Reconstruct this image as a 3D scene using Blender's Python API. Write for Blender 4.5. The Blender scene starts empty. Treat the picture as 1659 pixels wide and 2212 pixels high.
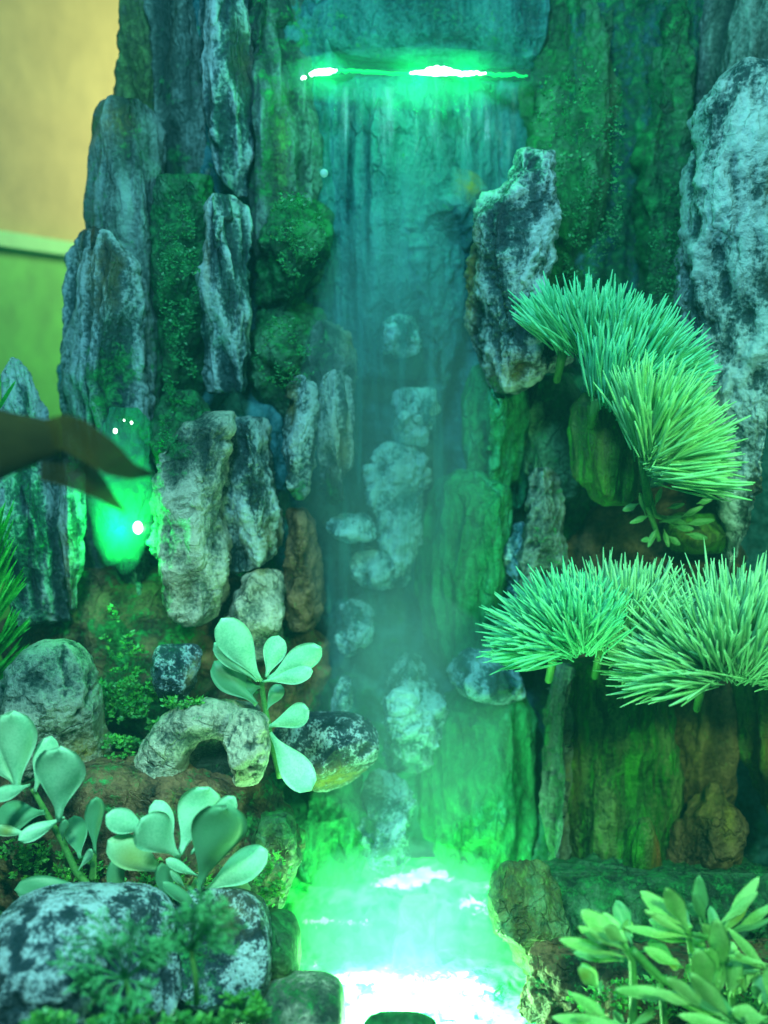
import bpy, math, random
import numpy as np
from mathutils import Vector, Matrix, Euler

random.seed(7)
scn = bpy.context.scene
COL = scn.collection
# ------------------------------------------------------------------ camera, world, lights, exposure
F = 2125.0          # focal length in picture units (frame is 1659 x 2212 of them)
W0, H0 = 1659.0, 2212.0
CAM = np.array([0.0, -2.125, 0.0])
PITCH = math.radians(10)
cam = bpy.data.cameras.new('camera'); camo = bpy.data.objects.new('camera', cam); COL.objects.link(camo)
camo.location = CAM; camo.rotation_euler = (math.radians(90) - PITCH, 0, 0)
cam.sensor_fit = 'VERTICAL'; cam.sensor_height = 24.0; cam.lens = 24.0 * F / H0
cam.dof.use_dof = True; cam.dof.focus_distance = 1.95; cam.dof.aperture_fstop = 0.7
cam.clip_start = 0.02; cam.clip_end = 100
scn.camera = camo
scn.render.engine = 'CYCLES'
cy = scn.cycles
cy.use_denoising = True
cy.max_bounces = 8; cy.diffuse_bounces = 3; cy.glossy_bounces = 2; cy.transmission_bounces = 4
cy.transparent_max_bounces = 12; cy.volume_bounces = 0
cy.sample_clamp_indirect = 3.0
cy.caustics_reflective = False; cy.caustics_refractive = False
vs = scn.view_settings
vs.view_transform = 'Standard'; vs.look = 'None'; vs.gamma = 1; vs.exposure = 0.2; vs.use_curve_mapping = False

w = bpy.data.worlds.new('World'); scn.world = w; w.use_nodes = True
bg = w.node_tree.nodes['Background']; bg.inputs[0].default_value = (0.004, 0.34, 0.32, 1); bg.inputs[1].default_value = 0.17

def lamp(name, kind, loc, energy, color, size=0.1, aim=None, **kw):
    l = bpy.data.lights.new(name, kind); l.energy = energy; l.color = color
    if kind == 'AREA':
        l.shape = 'RECTANGLE'; l.size = size; l.size_y = kw.get('size_y', size)
    else: l.shadow_soft_size = size
    if kind == 'SPOT':
        l.spot_size = math.radians(kw.get('cone', 50)); l.spot_blend = kw.get('blend', 0.6)
    o = bpy.data.objects.new(name, l); COL.objects.link(o); o.location = loc
    if aim is not None:
        o.rotation_euler = (Vector(aim) - Vector(loc)).to_track_quat('-Z', 'Y').to_euler()
    return o

lamp('hood_light', 'AREA', (-0.25, -1.45, 1.35), 38, (0.26, 0.86, 0.98), 0.35, aim=(0.05, 0.0, -0.55), size_y=0.4)
lamp('hood_light_side', 'AREA', (1.0, -1.0, 1.1), 9, (0.34, 1.0, 0.66), 0.3, aim=(0.5, 0.0, -0.4))
lamp('plant_fill', 'SPOT', (-0.6, -1.5, 0.6), 150, (0.46, 1.0, 0.72), 0.12, aim=(-0.40, -0.35, -1.12), cone=54, blend=1.0)  # unseen fill added to brighten the lower left plants
lamp('plant_fill_right', 'SPOT', (0.75, -1.7, 0.3), 135, (0.42, 1.0, 0.42), 0.12, aim=(0.52, -0.35, -0.70), cone=66, blend=1.0)  # unseen fill added to brighten the lower right bank and needles

def P(px, py, Y):
    """the point of the plane y = Y that lies at picture position px, py"""
    u = (px - W0 / 2) / F; v = (H0 / 2 - py) / F
    c, s = math.cos(PITCH), math.sin(PITCH)
    d = np.array([u, c + v * s, -s + v * c])
    t = (Y - CAM[1]) / d[1]
    return CAM + d * t

def Pn(px, py, Y):
    px, py, Y = np.broadcast_arrays(np.asarray(px, float), np.asarray(py, float), np.asarray(Y, float))
    u = (px - W0 / 2) / F; v = (H0 / 2 - py) / F
    c, s = math.cos(PITCH), math.sin(PITCH)
    dy = c + v * s; dz = -s + v * c
    t = (Y - CAM[1]) / dy
    return np.stack([CAM[0] + u * t, Y, CAM[2] + dz * t], -1)

def unit(px, py, Y):
    """size in metres of one picture unit at that depth"""
    a = P(px, py, Y); b = P(px + 1, py, Y); return float(b[0] - a[0])

# ------------------------------------------------------------------ noise (numpy gradient noise)
_rng = np.random.RandomState(3)
_perm = np.concatenate([_rng.permutation(256)] * 3)
_g = _rng.normal(size=(256, 3)); _g /= np.linalg.norm(_g, axis=1)[:, None]
def noise(p):
    i = np.floor(p).astype(int); f = p - i; i &= 255
    u = f * f * f * (f * (f * 6 - 15) + 10)
    r = 0
    for dx in (0, 1):
        wx = u[..., 0] if dx else 1 - u[..., 0]
        a = _perm[(i[..., 0] + dx) & 255]
        for dy in (0, 1):
            wy = u[..., 1] if dy else 1 - u[..., 1]
            b = _perm[a + ((i[..., 1] + dy) & 255)]
            for dz in (0, 1):
                wz = u[..., 2] if dz else 1 - u[..., 2]
                h = _perm[b + ((i[..., 2] + dz) & 255)]
                g = _g[h]
                r = r + wx * wy * wz * (g[..., 0] * (f[..., 0] - dx) + g[..., 1] * (f[..., 1] - dy) + g[..., 2] * (f[..., 2] - dz))
    return r * 1.6
def fbm(p, o=4, gain=0.5):
    r = 0; a = 1; t = 0
    for k in range(o):
        r = r + a * noise(p * (2.03 ** k) + 17.3 * k); t += a; a *= gain
    return r / t
def ridged(p, o=4):
    r = 0; a = 1; t = 0
    for k in range(o):
        r = r + a * (1 - np.abs(noise(p * (2.03 ** k) + 9.1 * k)) * 2); t += a; a *= 0.55
    return r / t
def sstep(a, b, x):
    t = np.clip((x - a) / (b - a), 0, 1); return t * t * (3 - 2 * t)

# ------------------------------------------------------------------ object helpers
def tag(o, label=None, cat=None, group=None, kind=None):
    if label: o['label'] = label
    if cat: o['category'] = cat
    if group: o['group'] = group
    if kind: o['kind'] = kind
    return o
def empty(name, loc, label, cat, group=None):
    o = bpy.data.objects.new(name, None); COL.objects.link(o); o.location = tuple(loc); o.empty_display_size = 0.05
    return tag(o, label, cat, group)
def mesh(name, verts, faces, mat, parent=None, attrs=None, origin=None, smooth=True):
    verts = np.asarray(verts, float)
    if parent is not None: org = np.array(parent.matrix_basis.translation) if parent.parent is None else np.array(parent.matrix_basis.translation) + np.array(parent.parent.matrix_basis.translation)
    elif origin is None: org = np.array([(verts[:, 0].min() + verts[:, 0].max()) / 2, (verts[:, 1].min() + verts[:, 1].max()) / 2, verts[:, 2].min()])
    else: org = np.asarray(origin, float)
    me = bpy.data.meshes.new(name)
    if isinstance(faces, np.ndarray):
        n = len(faces); k = faces.shape[1]
        me.vertices.add(len(verts)); me.vertices.foreach_set('co', (verts - org).ravel())
        me.loops.add(n * k); me.loops.foreach_set('vertex_index', faces.ravel().astype(np.int32))
        me.polygons.add(n); me.polygons.foreach_set('loop_start', np.arange(0, n * k, k, dtype=np.int32))
        me.polygons.foreach_set('loop_total', np.full(n, k, dtype=np.int32))
        me.update(calc_edges=True); me.validate()
    else:
        me.from_pydata([tuple(v) for v in (verts - org)], [], faces); me.update()
    if smooth: me.polygons.foreach_set('use_smooth', np.ones(len(me.polygons), dtype=bool))
    for k, v in (attrs or {}).items():
        a = me.attributes.new(k, 'FLOAT', 'POINT'); a.data.foreach_set('value', np.asarray(v, np.float32))
    me.materials.append(mat)
    o = bpy.data.objects.new(name, me); COL.objects.link(o)
    if parent is not None: o.parent = parent
    else: o.location = tuple(org)
    return o

# ------------------------------------------------------------------ materials
def newmat(name):
    m = bpy.data.materials.new(name); m.use_nodes = True
    nt = m.node_tree; return m, nt, nt.nodes, nt.links, nt.nodes['Principled BSDF']
def math_(N, L, op, a, b=None, clamp=False):
    n = N.new('ShaderNodeMath'); n.operation = op; n.use_clamp = clamp
    for i, v in enumerate((a, b)):
        if v is None: continue
        if isinstance(v, (int, float)): n.inputs[i].default_value = v
        else: L.new(v, n.inputs[i])
    return n.outputs[0]
def mixc(N, L, f, a, b):
    n = N.new('ShaderNodeMix'); n.data_type = 'RGBA'
    for s, v in ((n.inputs[0], f), (n.inputs[6], a), (n.inputs[7], b)):
        if isinstance(v, (int, float)): s.default_value = v
        elif isinstance(v, tuple): s.default_value = (*v, 1)
        else: L.new(v, s)
    return n.outputs[2]
def ramp(N, L, f, stops):
    r = N.new('ShaderNodeValToRGB'); e = r.color_ramp.elements
    while len(e) < len(stops): e.new(0.5)
    for i, (p, c) in enumerate(stops): e[i].position = p; e[i].color = (*c, 1) if isinstance(c, tuple) else (c, c, c, 1)
    L.new(f, r.inputs[0]); return r.outputs[0]
def tex(N, L, vec, scale, detail=6, rough=0.6, dist=0.0):
    n = N.new('ShaderNodeTexNoise'); n.inputs['Scale'].default_value = scale; n.inputs['Detail'].default_value = detail
    n.inputs['Roughness'].default_value = rough; n.inputs['Distortion'].default_value = dist
    L.new(vec, n.inputs['Vector']); return n.outputs[0]
def attr(N, name):
    n = N.new('ShaderNodeAttribute'); n.attribute_name = name; return n.outputs['Fac']

def rockmat(name, dark, mid, light, moss1=(0.004, 0.10, 0.03), moss2=(0.028, 0.32, 0.09), warm=(0.34, 0.26, 0.06), vert=0.22, rough=0.42, lo=0.42, hi=0.62, fine=1.0, reliefw=0.55, mv=None):
    m, nt, N, L, B = newmat(name)
    geo = N.new('ShaderNodeNewGeometry'); mp = N.new('ShaderNodeMapping'); mp.inputs['Scale'].default_value = (1, 1, vert)
    L.new(geo.outputs['Position'], mp.inputs['Vector'])
    A = tex(N, L, mp.outputs[0], 26 * fine, 9, 0.72, 0.4)
    Fn = tex(N, L, geo.outputs['Position'], 110 * fine, 4, 0.6)
    mvec = geo.outputs['Position']
    if mv:
        mp2 = N.new('ShaderNodeMapping'); mp2.inputs['Scale'].default_value = (1.3, 1.3, mv); L.new(geo.outputs['Position'], mp2.inputs['Vector']); mvec = mp2.outputs[0]
    C = tex(N, L, mvec, 9, 8, 0.68, 0.6)
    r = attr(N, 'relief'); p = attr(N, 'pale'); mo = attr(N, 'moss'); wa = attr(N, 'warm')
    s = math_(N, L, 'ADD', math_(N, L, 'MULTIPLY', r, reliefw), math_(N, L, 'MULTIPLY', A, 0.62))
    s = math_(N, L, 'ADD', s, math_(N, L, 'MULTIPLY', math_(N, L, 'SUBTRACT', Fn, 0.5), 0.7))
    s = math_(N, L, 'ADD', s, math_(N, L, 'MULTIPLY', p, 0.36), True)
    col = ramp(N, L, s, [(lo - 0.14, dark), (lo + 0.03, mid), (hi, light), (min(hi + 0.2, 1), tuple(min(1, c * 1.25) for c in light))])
    D = tex(N, L, mvec, 34, 7, 0.75, 0.5)
    mf = math_(N, L, 'ADD', math_(N, L, 'SUBTRACT', C, 0.5), math_(N, L, 'SUBTRACT', mo, 0.5))
    mf = math_(N, L, 'ADD', mf, math_(N, L, 'MULTIPLY', math_(N, L, 'SUBTRACT', Fn, 0.5), 0.5))
    mf = math_(N, L, 'ADD', mf, math_(N, L, 'MULTIPLY', math_(N, L, 'SUBTRACT', D, 0.5), 0.9))
    mf = math_(N, L, 'ADD', math_(N, L, 'MULTIPLY', mf, 7.0), 0.5, True)
    mc = ramp(N, L, D, [(0.38, tuple(c * .3 for c in moss1)), (0.50, moss1), (0.66, moss2)])
    col = mixc(N, L, math_(N, L, 'MULTIPLY', mf, 0.92), col, mc)
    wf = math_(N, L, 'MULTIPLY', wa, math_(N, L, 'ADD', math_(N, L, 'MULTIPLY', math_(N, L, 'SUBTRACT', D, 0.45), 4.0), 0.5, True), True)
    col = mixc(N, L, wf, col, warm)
    vo = N.new('ShaderNodeTexVoronoi'); vo.feature = 'DISTANCE_TO_EDGE'; vo.inputs['Scale'].default_value = 15
    mpc = N.new('ShaderNodeMapping'); mpc.inputs['Scale'].default_value = (1, 1, max(0.3, min(1, vert * 2.2))); L.new(geo.outputs['Position'], mpc.inputs['Vector'])
    nz = N.new('ShaderNodeTexNoise'); nz.inputs['Scale'].default_value = 13; nz.inputs['Detail'].default_value = 5; L.new(mpc.outputs[0], nz.inputs['Vector'])
    va = N.new('ShaderNodeVectorMath'); va.operation = 'MULTIPLY_ADD'; L.new(nz.outputs['Color'], va.inputs[0]); va.inputs[1].default_value = (.13, .13, .13); L.new(mpc.outputs[0], va.inputs[2])
    L.new(va.outputs[0], vo.inputs['Vector'])
    crk = math_(N, L, 'MULTIPLY', vo.outputs['Distance'], 16.0, True)
    crk = math_(N, L, 'MAXIMUM', crk, math_(N, L, 'MULTIPLY', math_(N, L, 'SUBTRACT', C, 0.38), 5.0, True))
    col = mixc(N, L, math_(N, L, 'MULTIPLY', math_(N, L, 'SUBTRACT', 1.0, crk), 0.5), col, tuple(c * .6 for c in dark))
    L.new(col, B.inputs['Base Color'])
    B.inputs['Roughness'].default_value = rough
    B.inputs['Specular IOR Level'].default_value = 0.4
    b = N.new('ShaderNodeBump'); b.inputs['Strength'].default_value = 0.8; b.inputs['Distance'].default_value = 0.009
    h = math_(N, L, 'ADD', math_(N, L, 'MULTIPLY', A, 1.6), math_(N, L, 'ADD', math_(N, L, 'MULTIPLY', Fn, 0.9), math_(N, L, 'MULTIPLY', crk, 0.7)))
    L.new(h, b.inputs['Height']); L.new(b.outputs[0], B.inputs['Normal'])
    return m

M = {}
M['slab'] = rockmat('striated_slab', (0.004, 0.022, 0.034), (0.035, 0.085, 0.10), (0.40, 0.50, 0.54), vert=0.13, lo=0.50, hi=0.72)
M['column'] = rockmat('weathered_column', (0.012, 0.035, 0.034), (0.055, 0.095, 0.09), (0.24, 0.34, 0.34), vert=0.11, lo=0.52, hi=0.82)
M['mossy'] = rockmat('mossy_rock', (0.006, 0.035, 0.022), (0.02, 0.09, 0.05), (0.10, 0.28, 0.16), vert=0.5, lo=0.46, hi=0.78)
M['crust'] = rockmat('crusted_rock', (0.008, 0.03, 0.05), (0.035, 0.07, 0.11), (0.42, 0.56, 0.68), vert=0.9, lo=0.50, hi=0.62, fine=1.7, reliefw=0.42)
M['pale'] = rockmat('pale_stone', (0.02, 0.045, 0.045), (0.12, 0.16, 0.14), (0.48, 0.49, 0.42), vert=0.45, lo=0.44, hi=0.68, fine=1.3)
M['brown'] = rockmat('brown_rock', (0.010, 0.014, 0.010), (0.055, 0.036, 0.02), (0.22, 0.13, 0.07), vert=0.4, lo=0.45, hi=0.75)
M['wet'] = rockmat('wet_back_rock', (0.008, 0.06, 0.08), (0.025, 0.14, 0.18), (0.07, 0.26, 0.32), vert=0.28, rough=0.25, lo=0.42, hi=0.72)
M['falls'] = rockmat('wet_crusted_rock', (0.012, 0.09, 0.11), (0.04, 0.18, 0.23), (0.36, 0.66, 0.78), vert=0.8, rough=0.3, lo=0.46, hi=0.62, fine=1.2, reliefw=0.5)
M['algae'] = rockmat('algae_rock', (0.006, 0.09, 0.05), (0.015, 0.20, 0.11), (0.05, 0.42, 0.26), moss1=(0.012, 0.22, 0.08), moss2=(0.03, 0.40, 0.16), vert=0.2, rough=0.45, lo=0.4, hi=0.7, mv=0.45)
M['trunk'] = rockmat('moss_streaked_column', (0.006, 0.03, 0.012), (0.02, 0.08, 0.02), (0.16, 0.26, 0.08), moss1=(0.01, 0.13, 0.01), moss2=(0.05, 0.38, 0.025), warm=(0.30, 0.10, 0.025), vert=0.10, lo=0.48, hi=0.78, mv=0.2)
M['bed'] = rockmat('bed_gravel', (0.006, 0.02, 0.018), (0.02, 0.05, 0.035), (0.10, 0.15, 0.10), vert=1, lo=0.45, hi=0.75)

def leafmat(name, c1, c2, trans=0.25, rough=0.45, spots=None):
    m, nt, N, L, B = newmat(name)
    geo = N.new('ShaderNodeNewGeometry')
    A = tex(N, L, geo.outputs['Position'], 16, 5, 0.6); Fn = tex(N, L, geo.outputs['Position'], 240, 2, 0.5)
    f = math_(N, L, 'ADD', A, math_(N, L, 'MULTIPLY', math_(N, L, 'SUBTRACT', Fn, 0.5), 0.7))
    col = ramp(N, L, f, [(0.35, c1), (0.62, c2)])
    col = mixc(N, L, attr(N, 'warm'), col, (0.42, 0.46, 0.03))
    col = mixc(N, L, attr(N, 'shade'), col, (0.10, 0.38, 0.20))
    L.new(col, B.inputs['Base Color']); B.inputs['Roughness'].default_value = rough
    t = N.new('ShaderNodeBsdfTranslucent'); L.new(col, t.inputs[0])
    mx = N.new('ShaderNodeMixShader'); mx.inputs[0].default_value = trans
    L.new(B.outputs[0], mx.inputs[1]); L.new(t.outputs[0], mx.inputs[2])
    L.new(mx.outputs[0], N['Material Output'].inputs[0])
    b = N.new('ShaderNodeBump'); b.inputs['Strength'].default_value = 0.2; b.inputs['Distance'].default_value = 0.002
    L.new(Fn, b.inputs['Height']); L.new(b.outputs[0], B.inputs['Normal'])
    return m
M['leaf'] = leafmat('spatula_leaf', (0.30, 0.74, 0.50), (0.48, 0.90, 0.66))
M['leaf2'] = leafmat('pointed_leaf', (0.34, 0.74, 0.26), (0.56, 0.92, 0.42))
M['stem'] = leafmat('stem', (0.08, 0.30, 0.08), (0.16, 0.42, 0.12))
M['needle'] = leafmat('needle_cyan', (0.12, 0.72, 0.40), (0.26, 0.90, 0.56))
M['needle2'] = leafmat('needle_yellow', (0.26, 0.74, 0.28), (0.42, 0.90, 0.42))
M['needle3'] = leafmat('needle_pale', (0.28, 0.68, 0.38), (0.46, 0.88, 0.54))
M['grassm'] = leafmat('grass_blades', (0.02, 0.40, 0.03), (0.08, 0.70, 0.08))
M['fern'] = leafmat('fern_green', (0.06, 0.46, 0.16), (0.16, 0.66, 0.28))
M['mossdeep'] = leafmat('deep_moss_leaf', (0.008, 0.16, 0.04), (0.03, 0.34, 0.09))
M['mossleaf'] = leafmat('moss_leaf', (0.03, 0.28, 0.03), (0.16, 0.58, 0.06))

def flat(name, c, rough=0.6, nscale=30, var=0.25, emit=None, alpha=None):
    m, nt, N, L, B = newmat(name)
    geo = N.new('ShaderNodeNewGeometry'); A = tex(N, L, geo.outputs['Position'], nscale, 6, 0.65)
    col = ramp(N, L, A, [(0.3, tuple(x * (1 - var) for x in c)), (0.7, tuple(min(1, x * (1 + var)) for x in c))])
    L.new(col, B.inputs['Base Color']); B.inputs['Roughness'].default_value = rough
    b = N.new('ShaderNodeBump'); b.inputs['Strength'].default_value = 0.3; b.inputs['Distance'].default_value = 0.01
    L.new(A, b.inputs['Height']); L.new(b.outputs[0], B.inputs['Normal'])
    if emit: B.inputs['Emission Color'].default_value = (*emit[:3], 1); B.inputs['Emission Strength'].default_value = emit[3]
    if alpha is not None: B.inputs['Alpha'].default_value = alpha
    return m

# ------------------------------------------------------------------ rocks
def parse(rows):
    out = []
    for r in rows.split(';'):
        a, b = r.split(':'); l, x = b.split(','); out.append((float(a), float(l), float(x)))
    return out
SEED = [0]
def rock(name, label, cat, rows, Y, d, mat, amp=7.0, mode='strata', freq=1.0, pale=0.0, moss=0.3, warm=0.0, spots=(), res=4.6, e=0.62, group=None, parent=None, tilt=0.0, kind='thing', sil=1.0, fac=1.0):
    """a closed stone whose front outline runs along rows (height: left, right) at depth Y, d thick each way"""
    SEED[0] += 1; sd = SEED[0] * 13.7
    rw = parse(rows) if isinstance(rows, str) else rows
    ys = np.array([r[0] for r in rw]); xl = np.array([r[1] for r in rw]); xr = np.array([r[2] for r in rw])
    n = max(8, int((ys[-1] - ys[0]) / res))
    t = np.linspace(0, 1, n); t = 0.85 * t + 0.15 * (0.5 - 0.5 * np.cos(np.pi * t))
    yy = ys[0] + t * (ys[-1] - ys[0])
    def sm(v):
        base = np.interp(yy, ys, v)
        k = max(3, int(14 / res)); ker = np.hanning(k * 2 + 1)[1:-1]; ker /= ker.sum()
        pad = len(ker) // 2
        return np.convolve(np.pad(base, pad, mode='reflect', reflect_type='odd'), ker, 'same')[pad:-pad] if pad < n else base
    l, r = sm(xl), sm(xr)
    wob = lambda k: (fbm(np.stack([yy / 46.0 + sd * k, yy * 0 + sd, yy * 0 + k], -1), 3) * min(13.0, 0.22 * (r - l).max())) * (0.35 if mode == 'smooth' else 1.0) * sil
    l, r = l + wob(1.3), r + wob(2.7)
    hw = np.maximum((r - l) / 2, 0.5); xc = (l + r) / 2
    mx = hw.max()
    na = int(max(40, min(260, (mx * 2.6) / res * 1.5 + 30)))
    na -= na % 2
    a = np.linspace(0, 2 * np.pi, na, endpoint=False)
    a = a + 0.35 * np.sin(a) * 0  # even
    ca, sa = np.cos(a), np.sin(a)
    cx = np.sign(ca) * np.abs(ca) ** e; sy = np.sign(sa) * np.abs(sa) ** e
    u = unit(xc.mean(), yy.mean(), Y)
    dd = d * np.minimum(1, (hw / mx)) ** 0.55
    end = np.minimum((yy - yy[0]), (yy[-1] - yy)) / (min(mx * 0.6, 60)); dd = dd * np.clip(0.25 + 0.75 * np.sqrt(np.clip(end, 0, 1)), 0, 1)
    tl = (yy - yy.mean()) / max(1, (yy[-1] - yy[0])) * tilt
    C = Pn(xc, yy, Y)                                   # centres
    hwm = hw * u
    V = np.zeros((n, na, 3))
    V[..., 0] = C[:, None, 0] + hwm[:, None] * cx[None]
    V[..., 1] = C[:, None, 1] - dd[:, None] * sy[None] - tl[:, None]
    V[..., 2] = C[:, None, 2]
    # flat broken faces: cut the body back to a few planes
    rf = np.random.RandomState(int(sd * 10) % 99991)
    if mode != 'smooth':
        hz = (C[0, 2] - C[-1, 2]) / 2; ax = C.mean(0)
        el_ = hz > 2.2 * mx * u or mode == 'strata'
        for k in range(int(fac * {'strata': 12, 'crag': 16, 'pit': 9}[mode])):
            th = rf.uniform(-1.35, 1.35); nz = rf.uniform(-.22, .22) if el_ else rf.uniform(-.9, .9)
            nn = np.array([math.sin(th), -math.cos(th), nz]); nn /= np.linalg.norm(nn)
            zc = rf.uniform(-1, 1) * hz * (.85 if el_ else .3)
            cc = np.array([np.interp(-(ax[2] + zc), -C[:, 2], C[:, 0]), Y, ax[2] + zc])
            hl = np.interp(-(ax[2] + zc), -C[:, 2], hwm)
            sup = math.sqrt((nn[0] * hl) ** 2 + (nn[1] * d) ** 2 + (nn[2] * min(hz, mx * u)) ** 2)
            cut = sup * (rf.uniform(.93, 1.03) if abs(th) > .8 else rf.uniform(.72, .96))
            s_ = (V - cc) @ nn - cut
            V = V - nn * (np.maximum(s_, 0) * .93)[..., None]
    # outward direction
    du = np.roll(V, -1, 1) - np.roll(V, 1, 1); dv = np.gradient(V, axis=0)
    nr = np.cross(du, dv); nr /= np.linalg.norm(nr, axis=2)[..., None] + 1e-9
    out = V - C[:, None, :]; flip = np.sign((nr * out).sum(2)); flip[flip == 0] = 1; nr *= flip[..., None]
    p = V + sd
    if mode == 'strata':
        q = p * np.array([15, 15, 1.7]) * freq; low = fbm(p * np.array([7, 7, 4]), 3) * 1.2
        h = ridged(q, 5) * 1.9 + (1 - np.abs(fbm(p * np.array([11, 11, .9]), 2)) * 4) * 1.3 + fbm(p * np.array([44, 44, 14]) * freq, 3) * 1.1 + fbm(p * np.array([7, 7, 4]), 3) * 1.2 + fbm(p * np.array([20, 20, 11]), 3) * 1.2 - 1.2
    elif mode == 'crag':
        q = p * np.array([9, 9, 4.5]) * freq; low = fbm(p * 6, 3) * 1.0
        h = ridged(q, 5) * 1.3 + fbm(p * 34 * freq, 4, .6) * 1.1 + fbm(p * 6, 3) * 1.0 + np.floor(fbm(p * np.array([16, 16, 9]), 2) * 7) / 7 * 2.4 - 0.6
    elif mode == 'pit':
        low = fbm(p * 5, 2) * 1.6; h = fbm(p * 14 * freq, 5, 0.62) * 1.5 + low + ridged(p * 30 * freq, 3) * .5
        pit = sstep(0.12, 0.42, fbm(p * 26 * freq + 5, 3)); h = h - pit * 1.2
        pit2 = sstep(0.2, 0.5, noise(p * 70 * freq)); h = h - pit2 * 0.35
    else:
        low = 0; h = fbm(p * np.array([8, 8, 4]) * freq, 5, .55) * 2.2 + fbm(p * 50, 2) * .25
    edge = np.clip(end, 0, 1)[:, None] * 0.7 + 0.3
    side = 1 - (1 - sil) * np.abs(cx[None]) ** 6
    V = V + nr * (h * amp * u * edge * side)[..., None]
    vv = V.reshape(-1, 3)
    top = V[0].mean(0); bot = V[-1].mean(0)
    vv = np.vstack([vv, top, bot])
    idx = np.arange(n * na).reshape(n, na)
    f = np.stack([idx[:-1], np.roll(idx, -1, 1)[:-1], np.roll(idx, -1, 1)[1:], idx[1:]], -1).reshape(-1, 4)
    tc, bc = n * na, n * na + 1
    i0, i1 = idx[0], np.roll(idx[0], -1); j0, j1 = idx[-1], np.roll(idx[-1], -1)
    # end caps as quads with a doubled corner are invalid: fan in quads of two segments
    capt = np.stack([np.full(na // 2, tc), i0[2 * np.arange(na // 2)][:], i1[2 * np.arange(na // 2)], np.roll(idx[0], -2)[2 * np.arange(na // 2)]], -1)[:, [0, 3, 2, 1]]
    capb = np.stack([np.full(na // 2, bc), j0[2 * np.arange(na // 2)], j1[2 * np.arange(na // 2)], np.roll(idx[-1], -2)[2 * np.arange(na // 2)]], -1)
    f = np.vstack([f, capt, capb])
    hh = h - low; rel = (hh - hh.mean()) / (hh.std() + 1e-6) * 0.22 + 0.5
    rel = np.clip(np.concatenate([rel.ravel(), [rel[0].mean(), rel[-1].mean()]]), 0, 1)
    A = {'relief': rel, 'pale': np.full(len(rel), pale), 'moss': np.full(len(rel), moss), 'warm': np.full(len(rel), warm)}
    for (k, sx, sy_, rx, ry, val) in spots:
        c0 = P(sx, sy_, Y); uu = u
        dist = ((vv[:, 0] - c0[0]) / (rx * uu)) ** 2 + ((vv[:, 2] - c0[2]) / (ry * uu)) ** 2
        A[k] = A[k] + val * np.exp(-dist)
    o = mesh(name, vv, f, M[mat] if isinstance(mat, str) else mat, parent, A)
    if parent is None: tag(o, label, cat, group, kind)
    return o

# ------------------------------------------------------------------ setting: back wall, bed, far wall
def sheet(name, xs, ys, Yf, mat, amp, freq, kind='structure', pale=0.2, moss=0.3, th=0.25, label=None, cat=None, moss_fn=None):
    nx = int((xs[1] - xs[0]) / 6); ny = int((ys[1] - ys[0]) / 6)
    X, Yp = np.meshgrid(np.linspace(xs[0], xs[1], nx), np.linspace(ys[0], ys[1], ny))
    V = Pn(X, Yp, Yf(X, Yp))
    h = ridged((V + 3) * np.array([9, 9, 1.6]) * freq, 4) * 0.8 + fbm((V + 9) * np.array([4, 4, 2.5]), 3) * 1.0 + fbm((V + 7) * 30, 3) * 0.35
    V[..., 1] -= h * amp
    rel = np.clip((h - h.mean()) / h.std() * 0.22 + 0.5, 0, 1).ravel()
    mo = np.full(X.size, float(moss)) if moss_fn is None else moss_fn(X, Yp).ravel()
    idx = np.arange(nx * ny).reshape(ny, nx)
    f = np.stack([idx[:-1, :-1], idx[1:, :-1], idx[1:, 1:], idx[:-1, 1:]], -1).reshape(-1, 4)
    ring = np.concatenate([idx[0, :], idx[1:, -1], idx[-1, -2::-1], idx[-2:0:-1, 0]]); vv = V.reshape(-1, 3)
    sk = vv[ring].copy(); sk[:, 1] = 0.85; b0 = len(vv) + np.arange(len(ring))
    f = np.vstack([f, np.stack([ring, np.roll(ring, -1), np.roll(b0, -1), b0], -1)]); vv = np.vstack([vv, sk])
    X = np.concatenate([X.ravel(), np.zeros(len(ring))]); rel = np.concatenate([rel, np.full(len(ring), .5)]); mo = np.concatenate([mo, np.full(len(ring), .3)])
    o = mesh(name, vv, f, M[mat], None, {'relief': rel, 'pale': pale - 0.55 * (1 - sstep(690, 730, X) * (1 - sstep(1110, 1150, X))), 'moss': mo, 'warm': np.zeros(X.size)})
    tag(o, label, cat, None, kind)
    return o
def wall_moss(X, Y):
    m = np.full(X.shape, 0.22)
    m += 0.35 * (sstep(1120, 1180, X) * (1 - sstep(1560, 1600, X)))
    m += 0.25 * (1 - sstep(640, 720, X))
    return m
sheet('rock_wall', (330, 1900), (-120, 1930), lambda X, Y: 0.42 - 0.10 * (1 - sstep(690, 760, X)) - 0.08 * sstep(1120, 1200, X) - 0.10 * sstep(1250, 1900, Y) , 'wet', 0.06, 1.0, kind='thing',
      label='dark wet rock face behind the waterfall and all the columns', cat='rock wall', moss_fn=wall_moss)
# bed
def bedf():
    gx, gy = np.meshgrid(np.linspace(-1.5, 1.6, 260), np.linspace(-1.15, 0.6, 150))
    z = -1.50 + 0.03 * fbm(np.stack([gx * 5, gy * 5, gx * 0], -1), 4) + 0.006 * fbm(np.stack([gx * 60, gy * 60, gx * 0], -1), 2)
    V = np.stack([gx, gy, z], -1); ny, nx = gx.shape
    idx = np.arange(nx * ny).reshape(ny, nx)
    f = np.stack([idx[:-1, :-1], idx[:-1, 1:], idx[1:, 1:], idx[1:, :-1]], -1).reshape(-1, 4)
    r = fbm(V.reshape(-1, 3) * 30, 3) * 0.5 + 0.5
    o = mesh('ground', V.reshape(-1, 3), f, M['bed'], None, {'relief': r, 'pale': r * 0, 'moss': r * 0 + 0.45, 'warm': r * 0})
    tag(o, kind='structure')
bedf()

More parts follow.
